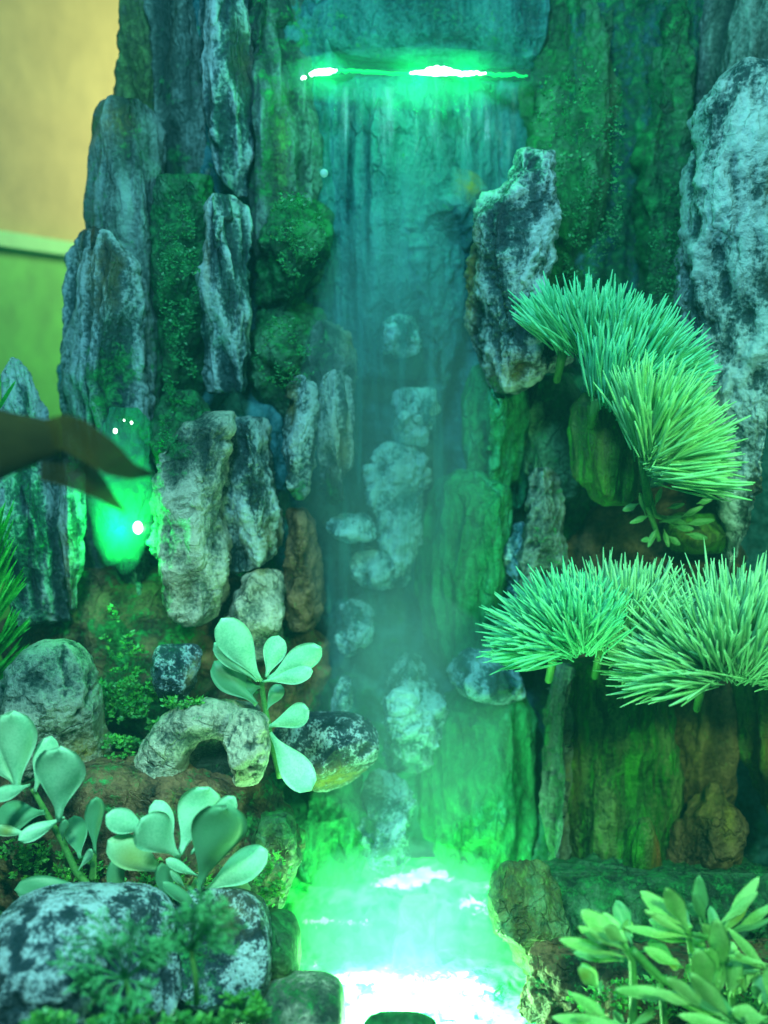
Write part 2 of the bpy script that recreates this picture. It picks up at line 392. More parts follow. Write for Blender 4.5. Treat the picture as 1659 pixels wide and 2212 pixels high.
# far wall on the left, its lit ledge and green panel
def quadbox(name, a, b, z0, z1, th, mat, **k):
    a = np.array(a); b = np.array(b); dr = (b - a) / np.linalg.norm(b - a); nrm = np.array([dr[1], -dr[0]])
    p = [a, b, b - nrm * th, a - nrm * th]
    v = [(q[0], q[1], z) for z in (z0, z1) for q in p]
    f = [(0, 1, 2, 3)[::-1], (4, 5, 6, 7), (0, 1, 5, 4), (1, 2, 6, 5), (2, 3, 7, 6), (3, 0, 4, 7)]
    o = mesh(name, v, f, mat, None, None, smooth=False); tag(o, **k); return o
M['ochre'] = flat('ochre_plaster', (0.58, 0.48, 0.18), 0.8, 9, 0.12)
M['ledge'] = flat('ledge_paint', (0.30, 0.95, 0.30), 0.6, 14, 0.08)
M['panel'] = flat('green_panel', (0.12, 0.60, 0.08), 0.7, 6, 0.25)
A0 = P(0, 497, 1.1); A1 = P(130, 517, 1.42)
dirv = (A1 - A0)[:2]; dirv /= np.linalg.norm(dirv)
wa = A0[:2] - dirv * 0.9; wb = A0[:2] + dirv * 3.0
off = np.array([-dirv[1], dirv[0]]) * 0.05
zl = A0[2]; zl2 = P(0, 531, 1.1)[2]
quadbox('far_wall', wa + off, wb + off, zl - 0.02, zl + 2.2, 0.1, M['ochre'], label='plain ochre yellow wall beyond the tank at upper left', cat='wall')
quadbox('wall_ledge', wa, wb, zl2, zl, 0.12, M['ledge'], label='bright green ledge strip along the foot of the yellow wall', cat='ledge')
quadbox('panel_wall', wa + off * 0.9, wb + off * 0.9, zl2 - 2.2, zl2 - 0.002, 0.1, M['panel'], label='green lit panel below the ledge beyond the tank', cat='panel')
lamp('room_light', 'AREA', (0.15, 2.3, 0.75), 27, (0.95, 1.0, 0.6), 0.5, aim=tuple(P(60, 300, 1.4)))
# ------------------------------------------------------------------ rocks, left side (rows are height:left,right in picture units)
RC, GC = 'rock column', 'rock columns of the waterfall cliff'
rock('stone_pillar', 'tall green brown rock column beside the ochre wall at the top', RC, '-60:262,342;60:266,340;200:262,345;260:262,348;520:280,350', 0.34, 0.10, 'column', 8, warm=0.25, moss=0.55, group=GC, spots=(('moss', 300, 180, 60, 120, .25),))
rock('stone_pillar', 'dark streaked rock column with pale blue streaks, second from the ochre wall', RC, '-60:330,450;100:328,452;300:330,455;430:345,452;520:370,440', 0.30, 0.11, 'column', 9, pale=-.22, moss=0.3, group=GC, spots=(('pale', 398, 90, 14, 60, .35), ('moss', 400, 400, 80, 80, .3), ('pale', 345, 300, 14, 80, .35)))
rock('stone_pillar', 'pale streaked hanging rock with a pointed foot above the narrow slab', RC, '-60:432,565;60:435,560;200:438,556;260:462,552;340:478,545;400:500,540;425:510,530', 0.22, 0.10, 'slab', 9, pale=-.28, moss=0.3, group=GC, spots=(('pale', 455, 80, 22, 130, .4), ('pale', 480, 260, 18, 90, .3), ('warm', 540, 120, 30, 70, .3)))
rock('stone_pillar', 'dark rock column against the left side of the water slit', RC, '-60:555,655;80:550,662;130:548,662;220:550,668;320:552,690;430:548,700;560:560,700', 0.26, 0.10, 'column', 9, moss=0.42, pale=-.2, group=GC, spots=(('pale', 600, 60, 25, 80, .2), ('warm', 615, 330, 20, 100, .25)))
rock('stone_pillar', 'rounded shoulder of rock with pale right edge below the green brown column', RC, '212:215,300;222:192,335;250:180,345;300:174,350;420:176,345;470:184,345;560:190,345;700:200,345;880:230,340', 0.20, 0.10, 'column', 9, moss=.35, group=GC, spots=(('pale', 288, 480, 14, 120, .55), ('pale', 215, 430, 25, 90, .15), ('moss', 190, 250, 30, 30, .2), ('warm', 245, 270, 40, 40, .5), ('pale', 300, 640, 16, 90, .5), ('moss', 325, 800, 20, 120, .3)))
rock('stone_pillar', 'broad pale grey rock column right of the green panel, behind the fish tail', RC, '490:150,205;502:138,232;560:126,290;640:121,305;800:120,312;900:108,318;1050:96,322;1200:100,318;1340:110,290', 0.10, 0.12, 'slab', 8, pale=-.08, moss=.25, group=GC, spots=(('pale', 158, 560, 26, 90, .3), ('pale', 165, 760, 22, 150, .35), ('warm', 235, 600, 60, 80, .4), ('moss', 255, 820, 60, 90, .3), ('pale', 150, 1040, 14, 120, .2), ('moss', 270, 1080, 60, 160, .25)))
rock('stone_pillar', 'low pale rock column with a ringed round top at the left edge', RC, '760:45,82;775:30,88;830:16,92;900:6,120;1000:-2,126;1150:12,130;1260:22,140;1350:40,150', 0.0, 0.10, 'slab', 8, pale=.0, moss=.28, group=GC, spots=(('pale', 40, 800, 20, 60, .2), ('moss', 90, 1180, 40, 120, .2), ('pale', 65, 1000, 18, 200, .15)))
rock('cliff_rock', 'dark teal rock filling the gap behind the pale left columns', 'rock', '560:150,345;700:140,350;900:130,350;1100:110,350;1340:100,350', 0.24, 0.06, 'wet', 9, mode='crag', moss=.35, pale=-.3, e=.4)
rock('rock_spur', 'thin yellowish spike of rock under the broad pale column', 'rock', '930:122,185;1060:125,182;1120:128,178;1200:132,172;1260:142,165;1318:150,160', 0.0, 0.04, 'slab', 6, pale=.02, moss=.28, spots=(('warm', 150, 1200, 16, 90, .7), ('pale', 150, 1180, 18, 100, .2)))
rock('stone_pillar', 'bright moss covered rock column between the pale shoulder and the narrow slab', RC, '380:345,450;460:330,448;640:322,446;780:318,440;860:320,436;920:322,440', 0.20, 0.10, 'mossy', 10, mode='crag', moss=.62, group=GC, spots=(('moss', 390, 700, 60, 150, .1),))
rock('rock_slab', 'narrow blue grey slab with deep vertical grooves', 'rock slab', '418:470,500;428:456,530;450:450,540;560:446,542;700:444,535;820:442,530;850:445,522', 0.10, 0.055, 'slab', 8, pale=.02, moss=.12, res=3.6, e=.55, spots=(('pale', 455, 640, 10, 200, .15), ('warm', 450, 520, 8, 140, .5), ('moss', 490, 850, 60, 20, .4)))
rock('rock_slab', 'rounded moss covered slab along the left edge of the waterfall', 'rock slab', '385:600,690;410:565,705;480:545,712;560:545,710;640:548,700;700:555,680', 0.20, 0.09, 'mossy', 9, mode='crag', moss=.64, spots=(('moss', 690, 560, 14, 120, -.2),))
rock('mossy_rock', 'ragged dark mossy rock under the rounded moss covered slab', 'rock', '640:540,700;720:535,712;800:540,700;870:545,680;900:560,660', 0.22, 0.10, 'mossy', 12, mode='crag', moss=.5)
rock('mossy_rock', 'dark teal rock face below the narrow grooved slab', 'rock', '830:430,600;880:425,620;960:430,620;1060:440,620', 0.22, 0.08, 'wet', 10, mode='crag', moss=.3, pale=-.1)
rock('cliff_rock', 'dark jutting rock with a tan nose at the waterfall edge', 'rock', '688:690,740;700:675,766;740:668,770;800:668,772;850:672,768;890:690,755', 0.16, 0.08, 'column', 8, mode='crag', moss=.3, spots=(('warm', 758, 740, 16, 30, .8), ('moss', 690, 760, 30, 60, .2)))
rock('hanging_rock', 'left one of two hanging pale streaked rocks beside the falls', 'rock', '810:622,650;840:612,668;900:603,680;960:603,682;1010:610,676;1050:622,668;1080:635,655', 0.04, 0.05, 'slab', 8, pale=.04, moss=.2, res=3.6, mode='crag', group='hanging rocks beside the falls', spots=(('warm', 630, 860, 14, 60, .6), ('moss', 640, 1070, 30, 25, .4)))
rock('hanging_rock', 'right one of two hanging pale streaked rocks, with a mossy yellow foot', 'rock', '800:720,755;820:705,772;880:695,780;940:692,776;1000:690,760;1050:680,738;1085:655,720;1100:660,690', 0.06, 0.055, 'slab', 9, pale=.08, moss=.2, res=3.6, group='hanging rocks beside the falls', spots=(('warm', 735, 960, 30, 60, .5), ('moss', 710, 1070, 40, 35, .45), ('pale', 725, 860, 30, 60, .1)))
rock('mossy_rock', 'moss draped rock standing on top of the biggest stone', 'rock', '840:335,420;870:325,445;940:322,450;1000:330,440;1060:345,425', 0.06, 0.07, 'mossy', 10, mode='crag', moss=.58)
rock('big_stone', 'biggest pale stone of the left bank tapering to a blunt foot', 'rock', '890:440,500;920:400,500;980:360,490;1040:334,486;1100:330,484;1160:336,486;1220:346,490;1270:356,486;1310:370,470;1340:392,440;1350:402,420', -0.02, 0.12, 'pale', 12, mode='crag', freq=.8, fac=.25, moss=.22, res=3.8, pale=-.06, spots=(('moss', 380, 960, 60, 60, .35), ('pale', 420, 940, 80, 70, -.3), ('warm', 400, 1240, 30, 50, .4), ('pale', 390, 1130, 60, 60, .1)))
rock('big_stone', 'dark topped stone with a slanting pale foot right of the biggest stone', 'rock', '900:470,575;930:462,590;1000:465,602;1060:470,606;1130:476,611;1190:482,608;1210:484,580;1235:488,520;1242:490,505', 0.03, 0.10, 'slab', 10, mode='crag', freq=.9, moss=.22, res=3.8, pale=-.02, spots=(('pale', 560, 1140, 60, 50, .12), ('warm', 580, 1160, 30, 40, .5), ('pale', 520, 960, 60, 40, .08), ('pale', 560, 1060, 40, 50, -.15)))
rock('boulder', 'tan flat faced boulder under the dark topped stone', 'boulder', '1228:560,605;1250:525,612;1290:505,615;1340:488,616;1400:478,616;1430:490,600', 0.0, 0.09, 'pale', 8, mode='crag', moss=.28, pale=-.12, spots=(('moss', 600, 1370, 30, 40, .3), ('warm', 560, 1260, 30, 25, .4)))
rock('cliff_rock', 'narrow dark reddish rock wedged beside the foot of the falls', 'rock', '1100:622,660;1140:615,680;1240:615,690;1320:620,690;1360:630,675', 0.08, 0.08, 'brown', 8, mode='crag', moss=.2)
rock('base_rock', 'dark brown rocky ground mass below the tall left columns', 'rock', '1230:40,480;1290:20,620;1400:0,700;1520:-20,700;1620:-30,680;1680:-20,650', 0.12, 0.12, 'brown', 14, mode='crag', moss=.42, res=6, spots=(('moss', 270, 1350, 40, 40, .25), ('moss', 280, 1500, 90, 80, .3)))
rock('base_rock', 'dark brown rock shelf under the leafy plants at lower left', 'rock', '1640:-60,330;1720:-80,600;1830:-80,650;1950:-80,640;2060:-80,640', -0.22, 0.14, 'brown', 14, mode='crag', moss=.4, res=6, spots=(('warm', 40, 1870, 40, 40, .5), ('moss', 600, 1850, 60, 90, .3)))
rock('mossy_rock', 'low moss covered rock under the yellow footed round rock by the pool', 'rock', '1640:610,780;1700:600,790;1760:610,780;1820:625,760;1900:640,720', 0.02, 0.08, 'algae', 10, mode='crag', moss=.7)
rock('boulder', 'rounded pale speckled boulder at the left edge', 'boulder', '1385:92,140;1400:50,160;1440:18,182;1500:2,200;1560:-2,212;1620:10,222;1680:60,232;1730:110,236', -0.20, 0.13, 'pale', 7, mode='pit', moss=.15, pale=.08, res=3.8, spots=(('warm', 190, 1620, 40, 50, 1.2), ('moss', 200, 1660, 40, 60, .2)))
rock('small_rock', 'small blue grey capped rock with a hollow, left of the upper leafy plant', 'rock', '1395:345,420;1410:332,432;1440:330,428;1480:340,415;1515:360,400', -0.12, 0.06, 'crust', 6, mode='pit', moss=.3, pale=-.06, spots=(('warm', 420, 1450, 12, 30, .8),))
rock('cliff_rock', 'dark rock with painted hollow shade under the arched rock at lower left', 'rock', '1520:420,520;1532:385,560;1560:350,578;1600:330,580;1650:312,578;1700:298,572;1760:290,552;1800:300,530', -0.15, 0.09, 'pale', 9, mode='crag', freq=.9, moss=.35, pale=-.3, res=3.8, spots=(('pale', 380, 1650, 40, 70, .08), ('pale', 470, 1650, 40, 70, -.4), ('moss', 400, 1550, 40, 30, .3), ('moss', 480, 1700, 30, 60, .1)))  # negative pale spot paints the shade of the hollow under the arch
def arch(name, label, pts, rad, Y, mat, amp, dz):
    q = np.array(pts, float); t = np.linspace(0, 1, len(q)); n, m_ = 170, 64; tt = np.linspace(0, 1, n)
    ker = np.hanning(25)[1:-1]; ker /= ker.sum(); sm_ = lambda v: np.convolve(np.pad(np.interp(tt, t, v), 11, mode='reflect', reflect_type='odd'), ker, 'valid')
    x, y, R_ = sm_(q[:, 0]), sm_(q[:, 1]), sm_(np.array(rad, float)); C = Pn(x, y, Y + dz * np.abs(tt - .5) * 2); u = unit(x.mean(), y.mean(), Y)
    T = np.gradient(C, axis=0); T /= np.linalg.norm(T, axis=1)[:, None]; S = np.cross(T, [0, 1, 0]); S /= np.linalg.norm(S, axis=1)[:, None]; B_ = np.cross(T, S)
    a = np.linspace(0, 2 * np.pi, m_, endpoint=False); en = np.sqrt(np.clip(np.minimum(tt, 1 - tt) / .06, 0.02, 1))
    D_ = S[:, None] * np.cos(a)[None, :, None] + B_[:, None] * np.sin(a)[None, :, None]
    V = C[:, None] + D_ * (R_ * en * u)[:, None, None]; h = ridged(V * 12, 4) * 1.0 + fbm(V * 40, 4) * 1.2 + fbm(V * 9, 2) * 1.5 - .6
    V = V + D_ * (h * amp * u)[..., None]; idx = np.arange(n * m_).reshape(n, m_)
    f = np.stack([idx[:-1], idx[1:], np.roll(idx, -1, 1)[1:], np.roll(idx, -1, 1)[:-1]], -1).reshape(-1, 4); k = n * m_
    rel = np.clip((h - h.mean()) / h.std() * .22 + .5, 0, 1).ravel()
    tag(mesh(name, V.reshape(-1, 3), f, M[mat], None, {'relief': rel, 'pale': np.full(k, .02), 'moss': np.full(k, .3), 'warm': np.zeros(k)}), label, 'rock', None, 'thing')
arch('arch_rock', 'pale arched rock bending over like a trunk at lower left', [(325, 1790), (335, 1700), (355, 1620), (400, 1565), (455, 1548), (510, 1562), (535, 1620), (530, 1680)], [64, 60, 52, 46, 44, 46, 40, 24], -0.24, 'pale', 6, 0.04)
rock('pitted_rock', 'pale pitted knob of rock hanging from the arched rock', 'rock', '1535:510,550;1550:496,568;1590:486,574;1630:492,572;1670:502,562;1700:515,548;1712:525,540', -0.32, 0.05, 'pale', 8, mode='pit', freq=1.1, moss=.15, pale=.12, res=3, spots=(('warm', 525, 1670, 30, 30, .5),))
rock('boulder', 'round dark pitted boulder with a yellow mossy foot beside the pool', 'boulder', '1545:640,760;1556:605,795;1590:590,812;1640:600,806;1680:640,780;1704:680,740', -0.10, 0.09, 'crust', 7, mode='pit', moss=.3, pale=-.02, res=3.6, spots=(('warm', 720, 1665, 80, 34, 1.3),))
rock('yellow_rock', 'mossy yellow green rock on the left rim of the pool', 'rock', '1760:560,620;1800:545,640;1860:545,644;1920:540,632;1965:540,600;2030:545,580', -0.26, 0.08, 'mossy', 8, mode='pit', moss=.55, spots=(('warm', 590, 1860, 50, 60, .5),))
rock('foreground_rock', 'large dark rock crusted with white blue mottling in the left foreground', 'rock', '1942:110,190;1956:60,260;1985:10,330;2030:-40,360;2120:-70,375;2230:-80,380;2330:-80,380', -0.60, 0.16, 'crust', 7, mode='pit', freq=.8, moss=.12, pale=.035, res=3.4, spots=(('warm', 20, 2180, 40, 30, .3), ('moss', 200, 2240, 140, 40, .4)))
rock('foreground_rock', 'rounded mottled rock behind the feathery fern in the left foreground', 'rock', '1942:420,510;1956:385,545;2000:345,572;2060:330,582;2120:330,584;2200:350,570;2300:350,570', -0.52, 0.12, 'crust', 7, mode='pit', freq=.8, moss=.3, pale=-.02, res=3.4, spots=(('pale', 545, 2060, 26, 60, .15), ('warm', 500, 1975, 50, 30, .4), ('moss', 430, 2060, 60, 80, .25)))
rock('rim_rock', 'yellow green angular rock on the near left rim of the pool', 'rock', '1985:560,590;2010:560,625;2040:560,645;2090:560,645;2130:565,635;2160:570,620', -0.46, 0.08, 'mossy', 5, mode='smooth', moss=.62, spots=(('warm', 610, 2080, 40, 50, .4),))
rock('rim_rock', 'flat grey green rock at the bottom edge beside the bright water', 'rock', '2128:600,690;2140:570,728;2165:560,742;2210:560,748;2290:570,750', -0.56, 0.10, 'pale', 4, mode='smooth', moss=.46, pale=-.3)
rock('rim_rock', 'low dark rock at the bottom centre edge of the pool', 'rock', '2196:835,885;2204:805,915;2230:780,950;2290:780,950', -0.66, 0.06, 'mossy', 4, mode='smooth', moss=.6)

rock('niche_rock', 'wet rounded rock glowing green in the niche behind the fish tail', 'rock', '880:240,300;910:225,318;980:205,325;1080:200,322;1160:215,318;1215:240,300', 0.02, 0.05, 'algae', 7, mode='crag', moss=.6)
# ------------------------------------------------------------------ the slit with its strip lamp
rock('lintel_rock', 'blue green wet slab hanging above the lit slit', 'rock slab', '-80:640,1180;0:640,1180;90:645,1178;112:668,1172;128:720,1165;142:860,1160;152:960,1150', 0.35, 0.06, 'wet', 5, moss=.3, pale=-.35, e=.3, fac=0, spots=(('pale', 900, 90, 250, 60, .15),))
rock('sill_rock', 'wet stone sill below the lit slit where the water pours over', 'rock slab', '168:665,1130;180:660,1136;220:672,1135;300:690,1135;420:700,1130;560:700,1100;700:710,1000;820:720,960', 0.32, 0.08, 'wet', 6, moss=.25, pale=.05, e=.4)
def emis(name, c, s):
    m, nt, N, L, B = newmat(name); B.inputs['Base Color'].default_value = (0.8, 0.9, 0.8, 1)
    B.inputs['Emission Color'].default_value = (*c, 1); B.inputs['Emission Strength'].default_value = s; return m
M['lens'] = emis('lit_lens', (0.75, 1.0, 0.85), 6); M['lensg'] = emis('lit_green_lens', (0.0, 1.0, 0.15), 1.0); M['lensg'].node_tree.nodes['Principled BSDF'].inputs['Base Color'].default_value = (0.0, 0.10, 0.02, 1)
M['metal'] = flat('dark_fitting', (0.03, 0.06, 0.05), 0.4)
def tube(pts, rad, sides=8, closed=True):
    pts = [np.asarray(p, float) for p in pts]; n = len(pts)
    rad = [rad] * n if np.isscalar(rad) else rad
    V = []; Fc = []
    up = np.array([0.13, 0.95, 0.27])
    for i, p in enumerate(pts):
        t = pts[min(i + 1, n - 1)] - pts[max(i - 1, 0)]; t = t / (np.linalg.norm(t) + 1e-9)
        a = np.cross(t, up); a /= np.linalg.norm(a) + 1e-9; b = np.cross(t, a)
        for k in range(sides):
            th = 2 * math.pi * k / sides; V.append(p + rad[i] * (math.cos(th) * a + math.sin(th) * b))
    for i in range(n - 1):
        for k in range(sides):
            k2 = (k + 1) % sides
            Fc.append((i * sides + k, i * sides + k2, (i + 1) * sides + k2, (i + 1) * sides + k))
    Fc.append(tuple(range(sides))[::-1]); Fc.append(tuple((n - 1) * sides + k for k in range(sides)))
    return V, Fc
def join(parts):
    V = []; Fc = []
    for v, f in parts:
        o = len(V); V += list(v); Fc += [tuple(i + o for i in q) for q in f]
    return V, Fc
sl = empty('strip_lamp', P(900, 160, 0.28), 'white green strip lamp glowing inside the slit above the falls', 'lamp')
def blobstrip(px0, px1, py, Y, h, sd):
    rs = np.random.RandomState(sd); pts = []; rad = []
    for i in range(26):
        t = i / 25; x = px0 + (px1 - px0) * t
        pts.append(P(x, py[0] + (py[1] - py[0]) * t + rs.normal() * 1.2, Y)); rad.append((0.0022 + h * math.sin(math.pi * min(1, t * 1.05)) ** .7 * (0.65 + 0.5 * rs.rand())))
    return tube(pts, rad, 8)
for a_ in ((885, 1050, (158, 158), 0.15, .0042, 2), (918, 985, (152, 154), 0.155, .0075, 4), (668, 728, (160, 152), 0.15, .0050, 5), (652, 660, (168, 167), 0.14, .002, 6)):
    v, f = blobstrip(*a_); mesh('lens', v, f, M['lens'], sl)
for a_ in ((690, 890, (150, 160), 0.158, .0026, 8), (1040, 1140, (159, 164), 0.158, .0022, 9)):
    v, f = blobstrip(*a_); mesh('diffuser', v, f, M['lensg'], sl)
v, f = tube([P(655, 162, 0.30), P(1145, 162, 0.30)], 0.012); mesh('housing', v, f, M['metal'], sl)
for (px, e_) in ((700, 0.7), (900, 0.9), (1010, 1.1)):
    lamp('strip_glow', 'POINT', tuple(P(px, 160, 0.05)), e_ * 1.5, (0.0, 1.0, 0.14), 0.02)

# ------------------------------------------------------------------ rocks standing in the falls
FR = 'pale crusted rocks standing in the waterfall'
rock('crusted_rock', 'squarish crusted rock, highest of those standing in the falls', 'rock', '682:850,880;700:828,898;740:820,905;762:824,900;772:840,880', 0.22, 0.07, 'falls', 13, fac=.6, mode='crag', freq=1.5, moss=.2, pale=.03, group=FR, res=3.4)
rock('crusted_rock', 'pale block of crusted rock, second highest in the falls', 'rock', '838:872,930;850:866,940;900:862,942;940:850,935;962:860,920', 0.20, 0.08, 'falls', 13, fac=.6, mode='crag', freq=1.5, moss=.15, pale=.14, group=FR, res=3.4)
rock('crusted_rock', 'long ragged crusted rock in the middle of the falls', 'rock', '960:850,900;975:812,915;1020:798,922;1090:800,915;1160:812,905;1220:820,900;1262:840,885', 0.20, 0.08, 'falls', 16, fac=.6, mode='crag', freq=1.5, moss=.2, pale=.02, group=FR, res=3.4)
rock('crusted_rock', 'flat bright ledge of rock jutting left from the long ragged rock', 'rock', '1108:735,790;1120:715,810;1140:706,822;1160:725,815;1172:760,800', 0.14, 0.07, 'falls', 11, fac=.6, mode='crag', freq=1.5, moss=.1, pale=.15, group=FR, res=3.4)
rock('crusted_rock', 'low crusted rock below the jutting ledge', 'rock', '1185:750,850;1205:740,880;1240:760,890;1270:790,880', 0.18, 0.07, 'falls', 13, fac=.6, mode='crag', freq=1.5, moss=.25, pale=.0, group=FR, res=3.4)
rock('crusted_rock', 'small purple grey rock near the left side of the lower falls', 'rock', '1298:755,785;1330:735,798;1370:722,800;1400:732,790;1418:750,775', 0.12, 0.06, 'falls', 13, fac=.6, mode='crag', freq=1.5, moss=.2, pale=.0, group=FR, res=3.4)
rock('crusted_rock', 'thin forked pale rock above the round boulder by the pool', 'rock', '1462:736,760;1500:726,762;1535:722,760;1550:730,750', 0.08, 0.04, 'falls', 12, fac=.6, mode='crag', freq=1.5, moss=.25, pale=-.02, group=FR, res=3.4)
rock('crusted_rock', 'broad holed crusted rock at the foot of the falls', 'rock', '1408:870,910;1425:835,940;1470:815,955;1520:815,968;1570:825,960;1620:835,930;1680:840,900', 0.06, 0.09, 'falls', 16, fac=.6, mode='crag', freq=1.3, moss=.25, pale=.02, group=FR, res=3.4, spots=(('moss', 870, 1620, 60, 50, .25),))
rock('crusted_rock', 'crusted rock with a painted dark hollow beside the lowest needle plant', 'rock', '1405:960,1030;1425:950,1075;1470:975,1115;1500:1010,1125;1515:1060,1120', 0.06, 0.08, 'falls', 13, fac=.6, mode='crag', freq=1.5, moss=.3, pale=.06, group=FR, res=3.4, spots=(('pale', 1070, 1465, 34, 22, -.9),))  # the hollow is only its shade, painted as a dark spot
rock('crusted_rock', 'lowest crusted rock rising from the bright pool', 'rock', '1680:820,860;1695:795,885;1740:772,893;1790:780,892;1840:795,880;1885:820,860', 0.0, 0.08, 'falls', 14, fac=.6, mode='crag', freq=1.3, moss=.3, pale=.0, group=FR, res=3.4, spots=(('moss', 830, 1800, 50, 60, .2),))
rock('crusted_rock', 'thin blue grey rock edge beside the mottled pillar', 'rock', '1130:1110,1128;1180:1095,1130;1260:1085,1125;1330:1070,1110;1370:1080,1100', 0.14, 0.05, 'falls', 11, fac=.6, mode='crag', freq=1.5, moss=.3, pale=-.05, group=FR, res=3.4)
rock('arch_stone', 'blue grey arched stone at the head of the falls', 'rock', '345:900,960;360:880,1000;400:865,1040;450:868,1050;500:880,1040;540:900,1010', 0.31, 0.07, 'wet', 8, mode='crag', moss=.25, pale=.14, spots=(('warm', 1015, 400, 26, 30, 1.2), ('warm', 880, 400, 12, 26, 1.2)))  # warm spots are orange glass reflections painted onto the stone
rock('channel_rock', 'uneven teal rock bed the pale crusted stones stand in, behind the falling water', 'rock', '360:880,960;420:850,1010;500:760,1030;580:700,1035;800:690,1030;1000:690,1000;1200:690,960;1400:690,1000;1560:690,1000', 0.345, 0.12, 'wet', 14, mode='crag', moss=.3, pale=.02, e=.5, res=5)
AL = 'smooth algae covered humps beside the falls'
rock('algae_hump', 'upper drooping green algae hump under the blue slab', 'rock', '790:1010,1110;830:1000,1130;900:1002,1148;980:1005,1157;1050:1010,1152;1110:1040,1140', 0.20, 0.10, 'algae', 9, mode='strata', fac=.6, moss=.6, group=AL)
rock('algae_hump', 'middle bright green algae hump on the right half of the falls', 'rock', '1015:985,1040;1050:945,1090;1120:920,1120;1220:905,1130;1320:910,1110;1400:930,1080;1440:960,1050', 0.16, 0.11, 'algae', 9, mode='strata', fac=.6, moss=.62, group=AL)
rock('algae_hump', 'lowest algae hump glowing green above the pool', 'rock', '1490:990,1120;1530:955,1142;1600:920,1156;1700:895,1162;1780:900,1163;1830:950,1150;1880:1000,1100;1900:1010,1070', 0.10, 0.12, 'algae', 9, mode='strata', fac=.6, moss=.6, group=AL)
rock('algae_hump', 'teal mossy rise of rock between the middle and lowest algae humps', 'rock', '1200:700,900;1280:690,960;1380:690,1060;1480:690,1060;1600:700,960;1760:720,930', 0.26, 0.10, 'wet', 10, mode='crag', moss=.32, pale=.05, group=AL, res=5)
rock('algae_hump', 'dark green mossy rock at the left rim of the upper pool', 'rock', '1700:625,760;1740:618,790;1790:630,800;1850:640,790;1900:650,760', 0.04, 0.09, 'algae', 9, mode='strata', fac=.6, moss=.62, group=AL)

# ------------------------------------------------------------------ rocks, right side
rock('stone_pillar', 'wide dark moss covered column right of the lit slit', RC, '-60:1140,1345;100:1140,1350;300:1140,1345;500:1160,1340;640:1170,1335;800:1160,1330;900:1150,1320', 0.30, 0.13, 'mossy', 12, moss=.5, group=GC, spots=(('moss', 1250, 520, 90, 120, .15), ('warm', 1320, 250, 20, 160, .15), ('pale', 1335, 330, 16, 140, .15)))
rock('stone_pillar', 'narrow dark blue column between two mossy columns', RC, '-60:1335,1420;200:1338,1415;500:1330,1410;800:1325,1400;1000:1330,1400', 0.34, 0.08, 'wet', 8, moss=.15, pale=-.2, group=GC)
rock('stone_pillar', 'green mossy strip of column left of the tall pale column', RC, '-60:1395,1530;200:1390,1520;500:1385,1505;760:1375,1500;1000:1400,1500', 0.26, 0.10, 'mossy', 11, mode='crag', moss=.55, group=GC, spots=(('pale', 1450, 150, 60, 60, .1),))
rock('stone_pillar', 'dark blue column at the top right corner behind the tall pale column', RC, '-60:1520,1760;100:1515,1760;300:1510,1760;420:1510,1760', 0.30, 0.12, 'column', 9, moss=.2, pale=-.12, group=GC, spots=(('pale', 1600, 90, 60, 50, .2),))
rock('stone_pillar', 'tall white crusted column with a peaked top at the right edge', RC, '128:1600,1640;150:1580,1670;190:1545,1690;240:1520,1720;320:1506,1740;480:1492,1760;640:1486,1760;800:1490,1760;950:1510,1760;1100:1560,1770;1260:1585,1770', 0.02, 0.16, 'slab', 11, pale=.26, moss=.12, group=GC, res=4.2, mode='crag', spots=(('pale', 1580, 700, 90, 260, .08), ('warm', 1630, 460, 14, 120, .5), ('warm', 1640, 1000, 30, 160, .5), ('pale', 1590, 860, 50, 160, -.15)))
rock('blue_slab', 'thick blue grey slab with crumbly face and ochre left side, right of the falls', 'rock slab', '318:1140,1180;326:1118,1195;400:1098,1198;435:1050,1196;470:1028,1192;560:1008,1190;640:1000,1170;740:1000,1178;780:1010,1190;830:1040,1150;850:1060,1120', 0.08, 0.09, 'slab', 12, mode='crag', freq=1.3, fac=.12, pale=.02, moss=.12, res=3.6, e=.6, spots=(('warm', 1012, 620, 16, 170, 1.0), ('warm', 1090, 800, 50, 40, .4), ('moss', 1090, 830, 60, 30, .3), ('pale', 1070, 760, 40, 40, .15), ('moss', 1185, 400, 12, 60, .2)))
rock('small_rock', 'blue rock chip tucked under the upper needle plant', 'rock', '700:1170,1230;740:1150,1245;780:1135,1240;805:1140,1200', 0.08, 0.05, 'slab', 7, mode='crag', moss=.3, res=3.6)
rock('cliff_rock', 'dark green overhung rock under the blue slab', 'rock', '810:1090,1260;900:1120,1270;1000:1140,1260;1080:1150,1250', 0.22, 0.09, 'mossy', 9, moss=.42, pale=-.15)
rock('striped_rock', 'striped green and ochre rock under the largest needle plant', 'rock', '850:1260,1330;880:1240,1370;960:1234,1400;1030:1250,1400;1075:1280,1380;1090:1300,1350', 0.02, 0.08, 'trunk', 7, moss=.5, res=3.8, pale=.1, spots=(('warm', 1290, 950, 20, 80, .4),))
rock('mottled_pillar', 'mottled grey green pillar above the lowest needle plants', 'rock', '1010:1160,1190;1030:1150,1224;1100:1146,1224;1180:1130,1220;1250:1118,1222;1330:1118,1230', 0.06, 0.06, 'column', 8, mode='pit', moss=.35, pale=.12, res=3.8)
rock('cliff_rock', 'dark recess rock between the mottled pillar and the white column', 'rock', '1040:1220,1600;1150:1215,1600;1260:1220,1620;1400:1230,1660;1480:1240,1700', 0.22, 0.10, 'brown', 10, mode='crag', moss=.2, pale=-.2, res=5.5, spots=(('warm', 1350, 1130, 70, 50, .3),))
